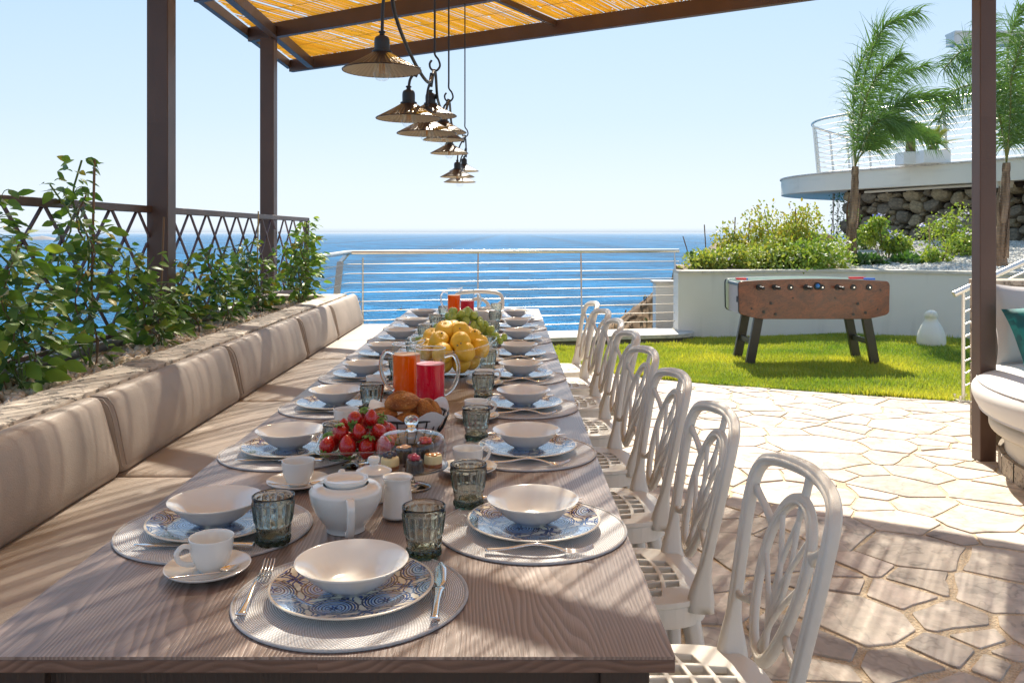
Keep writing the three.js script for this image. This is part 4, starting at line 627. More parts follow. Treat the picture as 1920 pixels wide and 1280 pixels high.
{ // fruit bowl
  const x = -.225, D = 3.47, o = thing('fruit_bowl', 'oval clear glass bowl holding lemons and grapes', 'fruit bowl', [x, Y0, -D]);
  part('bowl_wall', surface(72, 24, (u, v) => { const a = u * TAU, r = .055 + .12 * Math.pow(v, .75), y = .004 + .135 * Math.pow(v, 1.35) + .012 * Math.cos(a * 2) * v * v; return V(Math.cos(a) * r, y, Math.sin(a) * r * 1.28); }, true), M.glass, o);
  part('rim', sweep(Array.from({ length: 36 }, (_, i) => { const a = i / 36 * TAU; return V(Math.cos(a) * .175, .139 + .012 * Math.cos(a * 2), Math.sin(a) * .175 * 1.28); }), .005, .005, V(0, 1, 0), 72, true, 8, 1), M.solidGlass, o);
  part('bowl_base', lathe([[.0005, 0], [.055, 0], [.058, .004], [.0005, .005]], 40), M.solidGlass, o);
  const lemon = thing('lemon', 'ripe yellow lemon heaped in the glass fruit bowl', 'lemon', [0, 0, 0], 0, 'lemons in the fruit bowl');
  part('peel', (() => { const g = surface(32, 28, (u, v) => { const a = u * TAU, t = v * Math.PI, b = Math.sin(t), end = Math.cos(t), r = .0385 * Math.pow(b, .86) * (1 - .5 * smooth(Math.abs(end), .80, .985)) * (1 + .03 * Math.sin(a * 3 + 2 * end)), y = -.043 * end - .011 * Math.pow(Math.max(0, -end), 9) + .006 * Math.pow(Math.max(0, end), 9); return V(Math.cos(a) * r, y, Math.sin(a) * r); }, true); return g; })(), M.lemon, lemon);
  part('stalk_end', new THREE.CylinderGeometry(.0028, .0038, .005, 8).translate(0, .055, 0), M.stalk, lemon);
  const q = rng(41), spots = [];
  for (const [y, rad, n, ph] of [[.062, .072, 6, 0], [.115, .115, 8, .3], [.152, .085, 6, .1], [.186, .035, 3, .5], [.10, .0, 1, 0]]) for (let k = 0; k < n; k++) { const a = k / n * TAU + ph, z = Math.sin(a) * rad * 1.1 + .03; if (y > .15 && z < -.05) continue; spots.push([x + Math.cos(a) * rad, Y0 + y + (q() - .5) * .01, -D + z]); }
  spots.forEach((p, i) => { const b = i ? lemon.clone() : lemon; if (i) { b.name = numbered('lemon'); scene.add(b); } b.position.set(...p); b.rotation.set(1.2 + (q() - .5) * 1.4, q() * 6, (q() - .5) * 1.4); b.scale.setScalar(.95 + .15 * q()); });
  const gb = thing('grape_bunch', 'bunch of green grapes behind the lemons in the fruit bowl', 'grapes', [x + .015, Y0 + .168, -D - .185]);
  const gg = new THREE.SphereGeometry(1, 16, 12);
  for (let k = 0; k < 130; k++) { const a = q() * TAU, h = q(), R0 = (1 - h * .75) * .15 * Math.sqrt(.35 + .65 * q()), m = part('grape', gg, M.grape, gb), s = .0125 + .002 * q(); m.position.set(Math.cos(a) * R0 * 1.28 + .01, -.05 + h * .125 + (q() - .5) * .01, Math.sin(a) * R0 * .75); m.scale.set(s, s * 1.25, s); m.rotation.set((q() - .5) * 1.5, 0, (q() - .5) * 1.5); }
  part('stalk', tube([V(.0, .06, 0), V(.02, .03, .02), V(-.01, 0, 0), V(.01, -.04, .01)], .003, 12, 5), M.stalk, gb);
}

// ---------------------------------------------------------------- pendant lamps, hooks, cable
{
  const RX = -.354, hookD = [2.93, 4.03, 4.97, 6.80];
  const h = thing('hanging_hook', 'x', 'hook', [RX, 2.22, -hookD[0]], 0, 'iron rods with hooks under the pergola');
  part('hook_rod', [rod(V(.004, .10, 0), V(.004, 1.056, 0), .0055, 6)], M.cable, h);
  part('hook', tube([V(.004, .11, 0), V(.005, .07, 0), V(.022, .045, 0), V(.028, .015, 0), V(.010, -.006, 0), V(-.014, .003, 0), V(-.020, .028, 0), V(-.010, .044, 0)], .0055, 30, 6), M.cable, h);
  const hl = ['nearest iron hook rod, above the biggest lamp', 'second iron hook rod, left of the two middle ones', 'third iron hook rod, at the middle lamps', 'farthest thin iron hook rod, over the last lamps'];
  h.userData.label = hl[0]; hookD.forEach((d, i) => i && copy(h, [RX, 2.1, -d], 0, hl[i]));
  // px, depth, rim height, shade radius .135
  const lamps = [[716, 2.94, 1.890, 'nearest and largest looking brown pendant lamp with a clear bulb'], [766, 3.55, 1.806, 'second brown pendant lamp, hanging low at left'], [800, 3.88, 1.782, 'third brown pendant lamp, lowest of the near group'], [807, 4.42, 1.935, 'fourth brown pendant lamp, high behind the second'], [831, 5.0, 1.917, 'fifth brown pendant lamp, right of the middle'], [832, 5.65, 1.945, 'sixth brown pendant lamp, half hidden in the middle'], [842.5, 6.1, 1.898, 'seventh brown pendant lamp, alone under the middle group'], [870, 7.9, 1.90, 'eighth brown pendant lamp, rightmost of the last three'], [857.4, 6.78, 1.773, 'ninth brown pendant lamp, left of the last three'], [862, 7.3, 1.763, 'lowest brown pendant lamp at the far end']];
  const L = thing('pendant_lamp', 'x', 'pendant lamp', [0, 0, 0], 0, 'pendant lamps over the table');
  const wav = (a, r) => 1 + .006 * Math.sin(a * 44) * smooth(r, .4, 1);
  const shell = (r0, r1, y0, y1, off) => surface(176, 10, (u, v) => { const a = u * TAU, r = lerp(r0, r1, v); return V(Math.cos(a) * r * wav(a, v), lerp(y0, y1, Math.pow(v, .92)) + off + .0016 * Math.sin(a * 44) * v, Math.sin(a) * r * wav(a, v)); }, true);
  part('lamp_shade', shell(.030, .135, .062, 0, 0), M.shade, L); part('shade_lining', shell(.028, .133, .060, 0, -.0022), M.shadeIn, L);
  part('shade_rim', tube(Array.from({ length: 60 }, (_, i) => { const a = i / 60 * TAU; return V(Math.cos(a) * .135, -.001, Math.sin(a) * .135); }), .0022, 120, 5, true), M.shade, L);
  part('socket', lathe(spline([[.034, .060], [.034, .066], [.027, .068], [.0265, .10], [.022, .113], [.010, .12], [.009, .127], [.012, .129], [.010, .134], [.0005, .134]], 40), 28), M.cable, L);
  const b = part('bulb', lathe(spline([[.0005, -.038], [.018, -.034], [.0295, -.016], [.030, .002], [.022, .022], [.014, .036], [.013, .055]], 28), 28), M.glass, L);
  part('filament', [-.008, -.003, .003, .008].map((x) => rod(V(x, -.012, 0), V(x, .022, .002), .0012, 5)), M.amber, b);
  part('lamp_holder', lathe([[.013, .03], [.016, .032], [.016, .06]], 20), M.cable, L);
  const tops = [];
  lamps.forEach(([px, d, y, lab], i) => { const p = [(px - 954) / FOCAL * d, y, -d], o = i ? copy(L, p, i * .7, lab) : L; if (!i) { L.position.set(...p); L.userData.label = lab; } tops.push(V(p[0], y + .13, -d)); });
  const hook = (k) => V(RX + .004, k ? 2.095 : 2.215, -hookD[k]);
  const joints = [];
  const c = thing('light_cable', 'black cable with short drops that strings the pendant lamps between the hooks', 'cable');
  const main = [hook(0).add(V(-.06, .0, 0)), V(-.415, 2.13, -3.1), V(tops[1].x + .03, 2.03, -3.45), V(tops[1].x + .065, 1.985, -3.72), hook(1), V(-.37, 2.02, -4.45), V(-.36, 2.0, -4.8), hook(2), V(-.37, 2.035, -5.5), V(-.375, 2.03, -6.1), V(-.36, 2.05, -6.55), hook(3), V(-.37, 2.03, -7.4), V(-.40, 2.04, -8.0)];
  part('main_cable', tube(main, .0072, 140, 7), M.cable, c);
  const curve = new THREE.CatmullRomCurve3(main, false, 'centripetal');
  tops.forEach((t, i) => { let best = null, bd = 9; for (let k = 0; k <= 200; k++) { const p = curve.getPoint(k / 200), e = Math.abs(p.z - t.z); if (e < bd) { bd = e; best = p; } } if (i === 0) best = hook(0).add(V(-.06, .02, 0)); const m = best.clone().lerp(t, .5); m.x = lerp(m.x, t.x, .6); part('drop_cable', tube([best, m, t], .006, 12, 7), M.cable, c); part('cable_tie', rod(best.clone().add(V(0, .012, 0)), best.clone().lerp(t, Math.min(.4, .05 / best.distanceTo(t))), .011, 8), M.cable, c); });
  part('zip_tie', rod(hook(0).add(V(-.05, .0, 0)), hook(0).add(V(-.045, -.06, .005)), .008, 6), std([.08, .16, .26], .5), c);
  void joints;
}

// ---------------------------------------------------------------- football table on the lawn
{
  const X = 3.02, DF = 8.43, DB = 9.0, f = thing('football_table', 'table football game with burl wood sides and splayed black legs on the lawn', 'football table', [X, 0, -(DF + DB) / 2]);
  const zf = (DB - DF) / 2;
  const outline = () => { const s = new THREE.Shape(), w = .748; s.moveTo(-w + .0, .80); s.quadraticCurveTo(-w, .845, -w + .035, .848); s.quadraticCurveTo(-.35, .872, 0, .872); s.quadraticCurveTo(.35, .872, w - .035, .848); s.quadraticCurveTo(w, .845, w, .80); s.lineTo(w - .005, .555); s.quadraticCurveTo(w - .012, .525, w - .05, .515); s.quadraticCurveTo(.55, .478, .50, .478); s.lineTo(-.50, .478); s.quadraticCurveTo(-.55, .478, -w + .05, .515); s.quadraticCurveTo(-w + .012, .525, -w + .005, .555); s.closePath(); return s; };
  const side = (z, th, k) => { const g = new THREE.ExtrudeGeometry(outline(), { depth: th, bevelEnabled: true, bevelSize: .003, bevelThickness: .003, bevelSegments: 2, curveSegments: 12 }); if (k !== 1) g.translate(0, -.67, 0).scale(k, k, 1).translate(0, .67, 0); return boxUV(g.translate(0, 0, z)); };
  part('side_panel', side(zf - .012, .012, .994), M.burl, f); part('side_panel', side(-zf, .012, .994), M.burl, f);
  part('panel_edge', [side(zf - .028, .012, 1)], M.edgeBlack, f); part('panel_edge', [side(-zf + .018, .012, 1)], M.edgeBlack, f);
  part('inner_panel', side(-zf + .034, .008, .985), M.pitch, f); part('inner_panel', side(zf - .044, .008, .985), M.cream, f);
  part('end_panel', [-1, 1].map((s) => box(.022, .28, DB - DF - .09, s * .70, .66, 0)), M.greyPanel, f); part('end_trim', [-1, 1].map((s) => box(.03, .03, DB - DF - .09, s * .705, .812, 0, .004)), std([.10, .13, .17], .4), f);
  part('end_drawer', box(.01, .06, .03, -.714, .66, .1), M.edgeBlack, f);
  part('playfield', box(1.40, .012, DB - DF - .1, 0, .70, 0), M.pitch, f);
  const handles = [1, 1, 0, 1, 0, 1, 0, 0];
  for (let k = 0; k < 8; k++) { const x = -.548 + k * .1555, y = .79; const r0 = part('rod', rod(V(x, y, -zf - .10), V(x, y, zf + .03 + handles[k] * .10), .008, 8), M.chrome, f);
    part('bearing', new THREE.CylinderGeometry(.0285, .031, .014, 20).rotateX(Math.PI / 2).translate(x, y, zf + .007), M.black, f);
    if (handles[k]) part('handle', lathe(spline([[.0005, 0], [.013, .0], [.0165, .02], [.0145, .06], [.0165, .10], [.012, .115], [.0005, .117]], 20), 16).rotateX(Math.PI / 2).translate(x, y, zf + .045), M.black, f);
    part('player', [-.18, 0, .18].map((z) => new THREE.CapsuleGeometry(.013, .055, 4, 8).translate(x, y - .02, z)), k % 2 ? M.blue : M.redPaint, r0); }
  part('ball_cup', new THREE.TorusGeometry(.030, .009, 10, 28).translate(.03, .803, zf + .008), M.black, f); part('ball', new THREE.SphereGeometry(.024, 20, 14).translate(.03, .803, zf + .008), std([.03, .20, .55], .2, { clearcoat: .6 }), f);
  for (const [x, y, r] of [[-.43, .633, .014], [-.50, .548, .014], [-.385, .527, .014], [.43, .628, .014], [.385, .523, .014], [.505, .54, .014], [-.62, .58, .008], [-.21, .685, .008], [.205, .682, .008], [.625, .572, .008], [.655, .762, .008]]) part('bolt', new THREE.CylinderGeometry(r, r * 1.1, .010, 14).rotateX(Math.PI / 2).translate(x, y, zf + .005), M.black, f);
  for (const s of [-1, 1]) { for (const z of [zf - .055, -zf + .055]) { part('leg', bar(V(s * .535, .49, z), V(s * .625, .012, z), .088, .05, .004), M.legBlack, f); part('foot', new THREE.CylinderGeometry(.03, .036, .014, 16).translate(s * .625, .007, z), M.black, f); } part('leg_brace', bar(V(s * .585, .24, zf - .06), V(s * .585, .24, -zf + .06), .03, .05), M.legBlack, f); }
  part('score_counter', [box(.10, .022, .05, -.66, .862, .05, .003)], M.redPaint, f); part('score_counter', [box(.05, .022, .05, -.60, .856, -.02, .003)], M.blue, f);
  part('score_counter', [box(.16, .022, .05, .56, .865, -.05, .003)], M.redPaint, f); part('score_counter', [box(.10, .022, .05, .64, .861, .06, .003)], M.blue, f);
}
{ // penguin shaped lamp
  const p = thing('penguin_lamp', 'white penguin shaped garden lamp standing on the lawn by the wall', 'lamp', at(1747, 652, 9.85).setY(0));
  const prof = spline([[.0005, 0], [.11, .0], [.145, .02], [.157, .08], [.148, .16], [.118, .24], [.085, .295], [.070, .335], [.072, .375], [.058, .415], [.028, .434], [.0005, .438]], 60);
  const g = lathe(prof, 48), q = g.attributes.position; for (let i = 0; i < q.count; i++) { const y = q.getY(i); q.setX(i, q.getX(i) - .012 * smooth(y, .25, .42)); q.setZ(i, q.getZ(i) * .92 + .02 * smooth(y, .3, .42)); } g.computeVertexNormals();
  part('body', g, M.lampWhite, p);  part('base_foot', new THREE.CylinderGeometry(.112, .118, .012, 40).translate(0, .004, 0), M.lampWhite, p);
}

// ---------------------------------------------------------------- white garden wall, low wall behind the railing, headland
{
  const w = thing('garden_wall', 'curved white rendered garden wall with stone coping behind the lawn', 'wall');
  const c = new THREE.CatmullRomCurve3(WALL.map(([x, d]) => V(x, 0, -d)), false, 'centripetal');
  const strip = (o0, o1, y0, y1) => { const n = 48, ring = [[o0, y0], [o0, y1], [o1, y1], [o1, y0], [o0, y0]]; const g = surface(n, 4, (u, v) => { const p = c.getPoint(u), t = c.getTangent(u), s = V(-t.z, 0, t.x), r = ring[Math.round(v * 4)]; return p.addScaledVector(s, r[0]).setY(r[1]); }); return toCreasedNormals(g, .6); };
  const caps = (o0, o1, y0, y1, u) => { const p = c.getPoint(u), t = c.getTangent(u), s = V(-t.z, 0, t.x), a = p.clone().addScaledVector(s, o0), b = p.clone().addScaledVector(s, o1); return surface(1, 1, (i, j) => a.clone().lerp(b, i).setY(lerp(y0, y1, j))); };
  const wg = boxUV(merge([strip(0, -.22, -.1, .822), caps(0, -.22, -.1, .822, 0)])); part('wall_body', wg, M.white, w);
  part('coping', boxUV(merge([strip(.022, -.25, .822, .855), caps(.022, -.25, .822, .855, 0)])), M.kerb, w);
  const l = thing('low_wall', 'small white wall end behind the right end of the steel railing', 'wall');
  part('wall_body', box(.30, 1.9, .24, 2.12, -.30, -11.55), M.white, l); part('coping', box(.36, .03, .30, 2.12, .667, -11.55, .004), M.kerb, l);
}
{ // dry slope of the headland beyond the railing
  const g = surface(60, 40, (u, v) => { const D = lerp(11.7, 19, v), x = lerp(.2, 6.5, u), n = (fbm(u * 14 + 3, v * 9, 4) - .5) * .35; return V(x, Math.min(.62, .40 + (x - 2.46) * .68) - Math.abs(D - 14.2) * (D < 14.2 ? .62 : 1.1) + n - smooth(.9 - x, 0, .9) * 2, -D); });
  boxUV(g); const s = structure('headland_slope', g, M.dry);
  const q = rng(91), list = [], leaf = new THREE.PlaneGeometry(1, .35); for (let i = 0; i < 5200; i++) { const p = g.attributes.position, k = Math.floor(q() * p.count), x = p.getX(k), y = p.getY(k), z = p.getZ(k); if (x > 4 || x < 1.1 || y > .85 || y < -3) continue; const sc = .03 + .07 * q(); list.push(place(x + (q() - .5) * .1, y + .02 * q(), z + (q() - .5) * .05, q() * 6, q() * 6, q() * 6, sc)); }
  const lm = instances('dry_litter', leaf, std([1, 1, 1], .9), list, scene, (i) => { const t = q(); return t > .93 ? lin(.14, .2, .04) : lin(lerp(.16, .5, t), lerp(.10, .36, t), lerp(.06, .20, t)); });
  tag(lm, 'dry brown twigs and leaves covering the slope beyond the railing', 'dry leaves'); void s;
}

// ---------------------------------------------------------------- stair railing and curved sofa at the right
{
  const r = thing('stair_railing', 'pale steel stair railing rising to the right behind the pergola post', 'railing'), D = 6.73, bx = (1807 - 954) / FOCAL * D, top = EYE - (549 - 436) / FOCAL * D, k = .465, paint = std([.72, .70, .66], .3, { metalness: .6 });
  part('handrail', rod(V(bx - .075, top - .012, -D), V(bx + 2.2, top - .012 + k * 2.275, -D), .024, 14), paint, r);
  part('post', rod(V(bx, .01, -D), V(bx, top - .005, -D), .0145, 10), paint, r); part('post', rod(V(bx + 1.3, .01, -D), V(bx + 1.3, top + k * 1.3, -D), .0145, 10), paint, r);
  for (let i = 0; i < 8; i++) part('bar', rod(V(bx, top - .06 - i * .097, -D), V(bx + 2.1, top - .06 - i * .097 + k * 2.1, -D), .0065, 8), paint, r);
  part('base_plate', box(.13, .012, .13, bx, .012, -D, .003), M.steel, r); for (const a of [-1, 1]) for (const b of [-1, 1]) part('bolt', new THREE.CylinderGeometry(.012, .012, .035, 6).translate(bx + a * .045, .033, -D + b * .045), M.steel, r);
  const stairs = thing('garden_stairs', 'pale stone steps climbing to the right behind the sofa', 'stairs');
  for (let i = 0; i < 7; i++) part('step', box(.36, .16 * (i + 1), 1.0, bx + .75 + i * .34, .08 * (i + 1), -D + .62), M.kerb, stairs);
}
{
  const CX = 3.84, CD = 4.30, s = thing('garden_sofa', 'curved masonry garden sofa with tiled foot at the right edge', 'sofa', [CX, 0, -CD]);
  const arc = (r, y0, y1, bev = .02, seg = 64) => lathe([[.001, y1], [r - bev, y1], [r, y1 - bev], [r, y0]], seg);
  part('base', arc(1.16, 0, .25), M.stucco, s); part('base_lip', lathe([[1.14, .235], [1.235, .24], [1.24, .255], [1.24, .335], [.001, .335]], 90), M.stucco, s);
  const tg = (a0, a1) => surface(4, 1, (u, v) => { const a = lerp(a0, a1, u); const p = V(Math.cos(a) * 1.19, lerp(0, .11, v), Math.sin(a) * 1.19); p.u = u * .2; p.v = v * .12; return p; });
  for (let k = 0; k < 36; k++) { const a0 = k / 36 * TAU + .006, a1 = (k + 1) / 36 * TAU - .006; const g = [tg(a0, a1), surface(4, 1, (u, v) => { const a = lerp(a0, a1, u), r = lerp(1.161, 1.19, v); return V(Math.cos(a) * r, .11, Math.sin(a) * r); })]; part('foot_tile', g, M.tile, s); }
  const seat = thing('sofa_cushion', 'big round light grey seat cushion on the curved sofa', 'seat cushion', [CX, .335, -CD]);
  part('cover', lathe(spline([[.001, .21], [.7, .215], [1.10, .21], [1.25, .19], [1.315, .14], [1.325, .09], [1.29, .02], [1.22, .002], [.6, .0], [.001, .0]], 60), 90), M.sofa, seat);
  part('seam', new THREE.TorusGeometry(1.297, .004, 6, 120).rotateX(Math.PI / 2).translate(0, .165, 0), M.greyCushion, seat);
  const w = thing('sofa_back_wall', 'stone edged back wall of the curved sofa behind the pergola post', 'wall', [0, 0, 0]);
  const X0 = (1866 - 954) / FOCAL * 5.3, top = EYE - (527 - 436) / FOCAL * 5.3;
  part('wall_body', box(1.9, top - .035, .16, X0 + .98, (top - .035) / 2, -5.46), M.stucco, w);
  for (let i = 0; i < 4; i++) part('edge_stone', box(.055, top / 4 - .01, .21, X0 + .004, top / 4 * (i + .5) - .02, -5.44, .006), M.tile, w);
  for (let i = 0; i < 4; i++) part('coping_stone', box(.49, .035, .24, X0 + .22 + i * .495, top - .015, -5.44, .008), M.tile, w);
  const pil = (name, label, w2, h2, d2, pos, rot, mat) => { const o = thing(name, label, 'pillow', pos); o.rotation.set(...rot); const g = new THREE.BoxGeometry(2, 2, 2, 18, 18, 4), p = g.attributes.position; for (let i = 0; i < p.count; i++) { const x = p.getX(i), y = p.getY(i), z = p.getZ(i), e = Math.pow(Math.max(0, (1 - x * x) * (1 - y * y)), .42), cx = x * (1 - .10 * (1 - y * y) * Math.abs(x) * 1), cy = y * (1 - .10 * (1 - x * x) * Math.abs(y)); p.setXYZ(i, cx * w2 / 2, cy * h2 / 2, z * d2 / 2 * (e + .02) + .012 * (vn(x * 3 + 9, y * 3 + 9) - .5)); } g.computeVertexNormals(); part('cover', boxUV(g), mat, o); return o; };
  pil('back_pillow', 'large light grey back pillow leaning on the sofa wall', .56, .50, .17, [3.21, .775, -5.20], [-.22, .1, 0], M.greyCushion);
  pil('teal_pillow', 'teal velvet pillow on the grey sofa cushion', .44, .44, .15, [3.045, .735, -4.74], [-.30, -.25, .14], M.teal);
}

// ---------------------------------------------------------------- upper terrace, stone wall, house
const ES = V(5.78, 0, -17.5), ED = V(.457, 0, .889), EN = V(.889, 0, -.457);     // near edge: start, direction towards the camera, direction into the terrace
const edge = (s, n, y) => ES.clone().addScaledVector(ED, s).addScaledVector(EN, n).setY(y);
{
  const t = thing('upper_terrace', 'cream concrete terrace slab with rounded tip above the stone wall', 'terrace');
  const plan = new THREE.Shape(), to = (p) => [p.x, -p.z];
  const P = [edge(.9, 0, 0), edge(9, 0, 0), edge(9, 9, 0), edge(-3.2, 9, 0), edge(-2.6, 4, 0)];
  plan.moveTo(...to(P[0])); plan.lineTo(...to(P[1])); plan.lineTo(...to(P[2])); plan.lineTo(...to(P[3])); plan.lineTo(...to(P[4])); plan.quadraticCurveTo(...to(edge(-1.9, .25, 0)), ...to(P[0]));
  part('slab', boxUV(new THREE.ExtrudeGeometry(plan, { depth: .33, bevelEnabled: false, curveSegments: 24 }).rotateX(-Math.PI / 2).translate(0, 2.15, 0)), M.slab, t);
  const big = new THREE.Shape(plan.getPoints(24)); const g = new THREE.ExtrudeGeometry(big, { depth: .025, bevelEnabled: true, bevelSize: .03, bevelThickness: .004, bevelSegments: 1 }).rotateX(-Math.PI / 2).translate(0, 2.484, 0); part('coping', boxUV(g), M.kerb, t);
  part('drain_pipe', tube([edge(1.6, .30, 2.10), edge(2.6, .25, 2.11), edge(4.4, .22, 2.12)], .025, 10, 8), M.slab, t); part('junction_box', box(.35, .10, .10, edge(4.4, .24, 0).x, 2.10, edge(4.4, .24, 0).z), M.slab, t);
  const rail = [edge(7.8, .22, 3.62), edge(5.5, .22, 3.62), edge(3.2, .22, 3.62), edge(1.4, .22, 3.62), edge(.35, .42, 3.62), edge(-.35, 1.0, 3.62), edge(-1.0, 2.2, 3.62), edge(-1.6, 3.6, 3.62), edge(-2.2, 5.5, 3.62)];
  const c = new THREE.CatmullRomCurve3(rail, false, 'centripetal'), r = thing('terrace_railing', 'curved steel railing with leaning posts on the upper terrace', 'railing');
  part('handrail', tube(rail, .028, 70, 10), M.steel, r);
  for (let k = 0; k < 10; k++) { const dr = .12 + k * .105; part('wire', tube(rail.map((p, i) => { const e = rail[i].clone(); e.y -= dr; const out = c.getTangent(i / (rail.length - 1)); const nrm = V(-out.z, 0, out.x).multiplyScalar(-1); return e.addScaledVector(nrm, -.10 * Math.sin(dr * 2.2) * (i > 2 ? 1 : .3)); }), .0048, 70, 5), M.wire, r); }
  for (const u of [.04, .19, .34, .49, .595, .66, .74, .83, .93]) { const p = c.getPointAt(u), tn = c.getTangentAt(u), nrm = V(-tn.z, 0, tn.x), sgn = -1, base = p.clone().setY(2.52).addScaledVector(nrm, sgn * -.10); part('post', [bar(base, base.clone().lerp(p, .92), .025, .075), bar(base.clone().lerp(p, .92), p, .02, .04)], u < .1 ? std([.25, .32, .42], .5) : M.steel, r); part('foot', box(.14, .015, .14, base.x, 2.52, base.z), M.steel, r); }
}
{ // boulder wall under the terrace
  const w = thing('stone_wall', 'rough boulder retaining wall in the shade under the terrace', 'wall');
  const W0 = edge(1.05, .35, 0), L = 7.6, H0 = .75, H1 = 2.15;
  const back = surface(1, 1, (u, v) => W0.clone().addScaledVector(ED, u * L).addScaledVector(EN, .10).setY(lerp(H0, H1, v))); part('joint_backing', boxUV(back), M.joint, w);
  part('end_face', boxUV(surface(1, 1, (u, v) => W0.clone().addScaledVector(EN, .1 + u * 1.2).setY(lerp(H0, H1, v)))), M.joint, w);
  part('top_band', bar(edge(1.2, .34, 2.10), edge(8.6, .34, 2.10), .10, .09), M.joint, w);
  const q = rng(61), base = new THREE.IcosahedronGeometry(1, 2), shapes = [0, 1, 2, 3, 4].map((s) => { const g = base.clone(), p = g.attributes.position; for (let i = 0; i < p.count; i++) { const x = p.getX(i), y = p.getY(i), z = p.getZ(i), sq = 1 / Math.pow(Math.pow(Math.abs(x), 3) + Math.pow(Math.abs(y), 3) + Math.pow(Math.abs(z), 3), 1 / 3), n = .74 + .50 * vn(x * 1.3 + s * 11 + 8, y * 1.3 + z * 1.9 + 8); p.setXYZ(i, x * sq * n, y * sq * n, z * sq * n * .9); } const f = toCreasedNormals(g, .34); return boxUV(f); });
  const spots = []; for (let tries = 0; tries < 16000 && spots.length < 420; tries++) { const u = .1 + q() * (L - .2), v = H0 + .1 + q() * (H1 - H0 - .2), big = tries < 3000, r = big ? .105 + .055 * q() : tries < 8000 ? .07 + .03 * q() : .04 + .02 * q(); if (spots.every((s) => Math.hypot((s.u - u) / 1.22, s.v - v) > (s.r + r) * .90)) spots.push({ u, v, r }); }
  spots.sort((a, b) => b.r - a.r).forEach((s, i) => { if (i >= 290) return; const m = part('stone', shapes[i % 5], M.boulders[Math.floor(q() * 4)], w); m.position.copy(W0).addScaledVector(ED, s.u).addScaledVector(EN, .05 + .03 * q()).setY(s.v); m.rotation.set((q() - .5) * .3, Math.atan2(-ED.z, ED.x) + (q() - .5) * .3, (q() - .5) * .5); m.scale.set(s.r * (1.08 + .3 * q()), s.r * (.86 + .22 * q()), .15); });
  const house = thing('white_house', 'pale house with flat roof seen behind the palms at upper right', 'house');
  const hb = at(1790, 64, 26), hy = hb.y; part('wall', box(9, hy - 2.5, .8, hb.x + 7.4, (hy + 2.5) / 2, -26.9), M.white, house); part('roof_slab', box(11, .34, .5, hb.x + 5.5, hy - .13, -26.25), M.white, house); part('roof_edge', box(11.1, .06, .6, hb.x + 5.55, hy + .07, -26.25), M.white, house);
  for (let i = 0; i < 3; i++) { const x = hb.x + 4.4 + i * 2.2; const wn = part('window', box(1.1, 1.3, .06, x, hy - 1.7, -26.48), M.brownSteel, house); part('pane', box(.95, 1.15, .02, x, hy - 1.7, -26.44), std([.05, .07, .09], .08), wn); }
}
{ // gravelled slope between the garden wall and the boulder wall
  const hgt = (x, d) => { const w = lineAt(WALL, x); return .80 + clamp((d - w - .2) / 4.2, 0, 1) * .34 + .03 * fbm(x * 2, d * 2, 3); };
  const g = surface(40, 30, (u, v) => { const x = lerp(2.3, 13, u), d0 = lineAt(WALL, x) + .18, d = lerp(d0, 18.5, v); const drop = smooth(4.6 - x, 0, 1.6) * smooth(d, 11.8, 13) * 1.8; return V(x, hgt(x, d) - drop, -d); });
  structure('gravel_slope', boxUV(g), M.soil);
  const q = rng(15), list = []; for (let i = 0; i < 26000; i++) { const x = 4.55 + q() * 6, d = lineAt(WALL, x) + .22 + q() * 5.6; if ((x + .6) / d > .68 || d > 16) continue; const r = .016 + .016 * q(); list.push(place(x, hgt(x, d) + r * .4, -d, q() * 6, q() * 6, q() * 6, r * 1.2, r * .8, r)); }
  const m = instances('white_gravel', T.pebbleGeo[0], M.whiteGravel, list, scene, () => { const k = .7 + .45 * q(); return lin(k, k * .98, k * .95); }); tag(m, 'white gravel covering the slope below the boulder wall', 'gravel');
}

// ---------------------------------------------------------------- plants
function leafGeo(L, W, fold = .18, curl = .16) {
  const rows = [[0, 0], [.18, .62], [.42, 1], [.68, .78], [.88, .36], [1, 0]], pos = [], idx = [], uv = [];
  for (const [t, w] of rows) { const y = -curl * t * t * L, x = t * L; pos.push(x, y, 0, x, y + fold * w * W / 2, w * W / 2, x, y + fold * w * W / 2, -w * W / 2); uv.push(t, .5, t, 1, t, 0); }
  for (let i = 0; i < rows.length - 1; i++) { const a = i * 3, b = a + 3; idx.push(a, a + 1, b + 1, a, b + 1, b, a, b, b + 2, a, b + 2, a + 2); }
  const g = new THREE.BufferGeometry(); g.setAttribute('position', new THREE.Float32BufferAttribute(pos, 3)); g.setAttribute('uv', new THREE.Float32BufferAttribute(uv, 2)); g.setIndex(idx); g.computeVertexNormals(); return g;
}
const LEAF = [leafGeo(1, .50), leafGeo(1, .58, .25, .3), leafGeo(1, .42, .12, .05)], SMALL = leafGeo(1, .5, .2, .1);
const look = (dir, roll) => { const q = new THREE.Quaternion().setFromUnitVectors(V(1, 0, 0), dir.clone().normalize()); return q.multiply(new THREE.Quaternion().setFromAxisAngle(V(1, 0, 0), roll)); };
